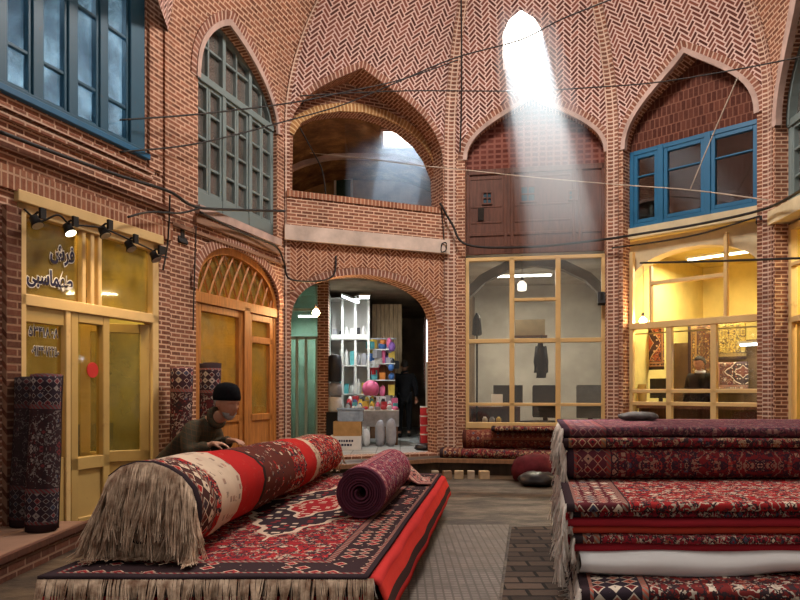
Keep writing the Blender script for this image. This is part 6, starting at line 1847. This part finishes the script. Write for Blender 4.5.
    # goods on the low sill
bx_ = bx('window_seat', -.5, .5, -.16, .16, 0, zbm-ZA+.03, BRN); bx_.location = FC.p(m_u0+.58, ZA, -.45); bx_.rotation_euler.z = FC.rz(); tag(bx_, 'dark low bench inside the middle shop behind the lower glass', 'bench')
for i, (du, c) in enumerate(((.30, 'white'), (.42, 'grey'), (.53, 'yellow'))):
    p = FC.p(m_u0+du, zbm+.032, -.42); pack(tuple(p), .09, .09, .10, c, f'small {c} cup on the low bench in the middle shop', 'cups on the low bench', 0, 'jar', 'cup', 'cup')

# inside the left shop: a seated dark figure's chair and a low cupboard with cloths
o = fthing('armchair', FL, 72, .2, -1.0, 'dark armchair inside the left shop behind the glass door', 'chair')
bx('seat', -.3, .3, -.28, .28, .15, .45, BLKC, o, .03); bx('backrest', -.3, .3, -.34, -.22, .45, .95, BLKC, o, .04); bx('armrest', -.36, -.27, -.28, .28, .15, .62, BLKC, o, .03); bx('armrest', .27, .36, -.28, .28, .15, .62, BLKC, o, .03)
for sx in (-.26, .26):
    for sy in (-.24, .24): bx('leg', sx-.025, sx+.025, sy-.025, sy+.025, 0, .15, BRN, o)
# ============================================================ camera, light
cam = bpy.data.cameras.new('camera'); co = bpy.data.objects.new('camera', cam); COL.objects.link(co)
co.location = (0, 0, EYE); co.rotation_euler = (PI/2, 0, 0)
cam.sensor_width = 36; cam.lens = FPX/800*36; cam.shift_y = (HZ-300)/800; cam.clip_start = .05; cam.clip_end = 200
S.camera = co

w = bpy.data.worlds.new('world'); S.world = w; w.use_nodes = True
nt = w.node_tree; bg = nt.nodes['Background']
bg.inputs[0].default_value = (1.0, .93, .86, 1)
tc = nt.nodes.new('ShaderNodeTexCoord'); vm = nt.nodes.new('ShaderNodeVectorMath'); vm.operation = 'DOT_PRODUCT'
vm.inputs[1].default_value = -SUN; nt.links.new(tc.outputs['Generated'], vm.inputs[0])
mr = nt.nodes.new('ShaderNodeMapRange'); mr.interpolation_type = 'SMOOTHSTEP'      # bright haze of sky round the sun
mr.inputs[1].default_value = math.cos(math.radians(62)); mr.inputs[2].default_value = math.cos(math.radians(24)); mr.inputs[3].default_value = .31; mr.inputs[4].default_value = 7.0
nt.links.new(vm.outputs['Value'], mr.inputs[0]); nt.links.new(mr.outputs[0], bg.inputs[1])

# sun through the vault window
wc = sum((warp(FC.p(u, z)) for u, z in wq), Vector())/len(wq)
sd = SUN
light('SPOT', 'sun_through_vault_window', wc-sd*22, 260000, (.82,.92,1.0), spot_size=math.radians(7), spot_blend=.1, shadow_soft_size=.12, aim=wc)
gc = Vector(((SKX0+SKX1)/2, (SKY0+SKY1)/2, SKZ)); gd = Vector((-.16, -.12, -1)).normalized()
light('SPOT', 'sun_through_roof_light', gc-gd*16, 80000, (.75,.88,1.0), spot_size=math.radians(7), spot_blend=.1, shadow_soft_size=.12, aim=gc)
light('AREA', 'roof_light_daylight', gc+Vector((0, 0, .3)), 60, (.85,.92,1.0), shape='SQUARE', size=.7)
# daylight from the opening at the crown of the vault
light('AREA', 'daylight_crown', (CX, CY, 8.0), 430, (1.0,.91,.84), shape='DISK', size=1.6)

# haze that the two shafts of sun show up
def haze(name, bm, dens, label, ztop, zbot):
    m = bpy.data.materials.new(name); m.use_nodes = True; nt = m.node_tree; nt.nodes.clear()
    o = nt.nodes.new('ShaderNodeOutputMaterial'); v = nt.nodes.new('ShaderNodeVolumeScatter')
    v.inputs['Color'].default_value = (.72,.86,1,1); v.inputs['Anisotropy'].default_value = .2
    g = nt.nodes.new('ShaderNodeNewGeometry'); sp = nt.nodes.new('ShaderNodeSeparateXYZ')
    nt.links.new(g.outputs['Position'], sp.inputs[0])
    mr = nt.nodes.new('ShaderNodeMapRange'); mr.inputs[1].default_value = zbot; mr.inputs[2].default_value = ztop
    mr.inputs[3].default_value = 0; mr.inputs[4].default_value = dens
    nt.links.new(sp.outputs[2], mr.inputs[0]); nt.links.new(mr.outputs[0], v.inputs['Density'])
    nt.links.new(v.outputs[0], o.inputs['Volume'])
    ob = obj(name, bm, m, None, norm=True); tag(ob, label, 'haze', kind='stuff'); return ob
bm = bmesh.new()
a = wc-sd*.25; b = wc+sd*4.9
for P in (a, b):
    for dx, dz in ((-.40, -.42), (.40, -.42), (.40, .42), (-.40, .42)): bm.verts.new(P+Vector((dx, 0, 0))+Vector((0, -sd.z, sd.y)).normalized()*(-dz))
bm.verts.ensure_lookup_table(); vv = bm.verts
for q in ((0,1,2,3), (7,6,5,4), (0,4,5,1), (1,5,6,2), (2,6,7,3), (3,7,4,0)): bm.faces.new([vv[i] for i in q])
haze('dust_haze', bm, .52, 'pale blue dusty haze lit by the shaft of sun from the vault window', 6.6, 1.6)
bm = bmesh.new(); box(bm, -.95, .75, 11.95, 13.3, 4.02, 6.10)
haze('dust_haze', bm, .22, 'blue dusty haze under the roof light inside the balcony arch', 6.0, 3.6)

S.view_settings.view_transform = 'Standard'; S.view_settings.look = 'None'
S.view_settings.exposure = 0.0; S.view_settings.gamma = 1.0; S.view_settings.use_curve_mapping = False
S.cycles.use_denoising = True
S.cycles.max_bounces = 8; S.cycles.transparent_max_bounces = 12; S.cycles.volume_bounces = 0
S.cycles.sample_clamp_indirect = 4.0
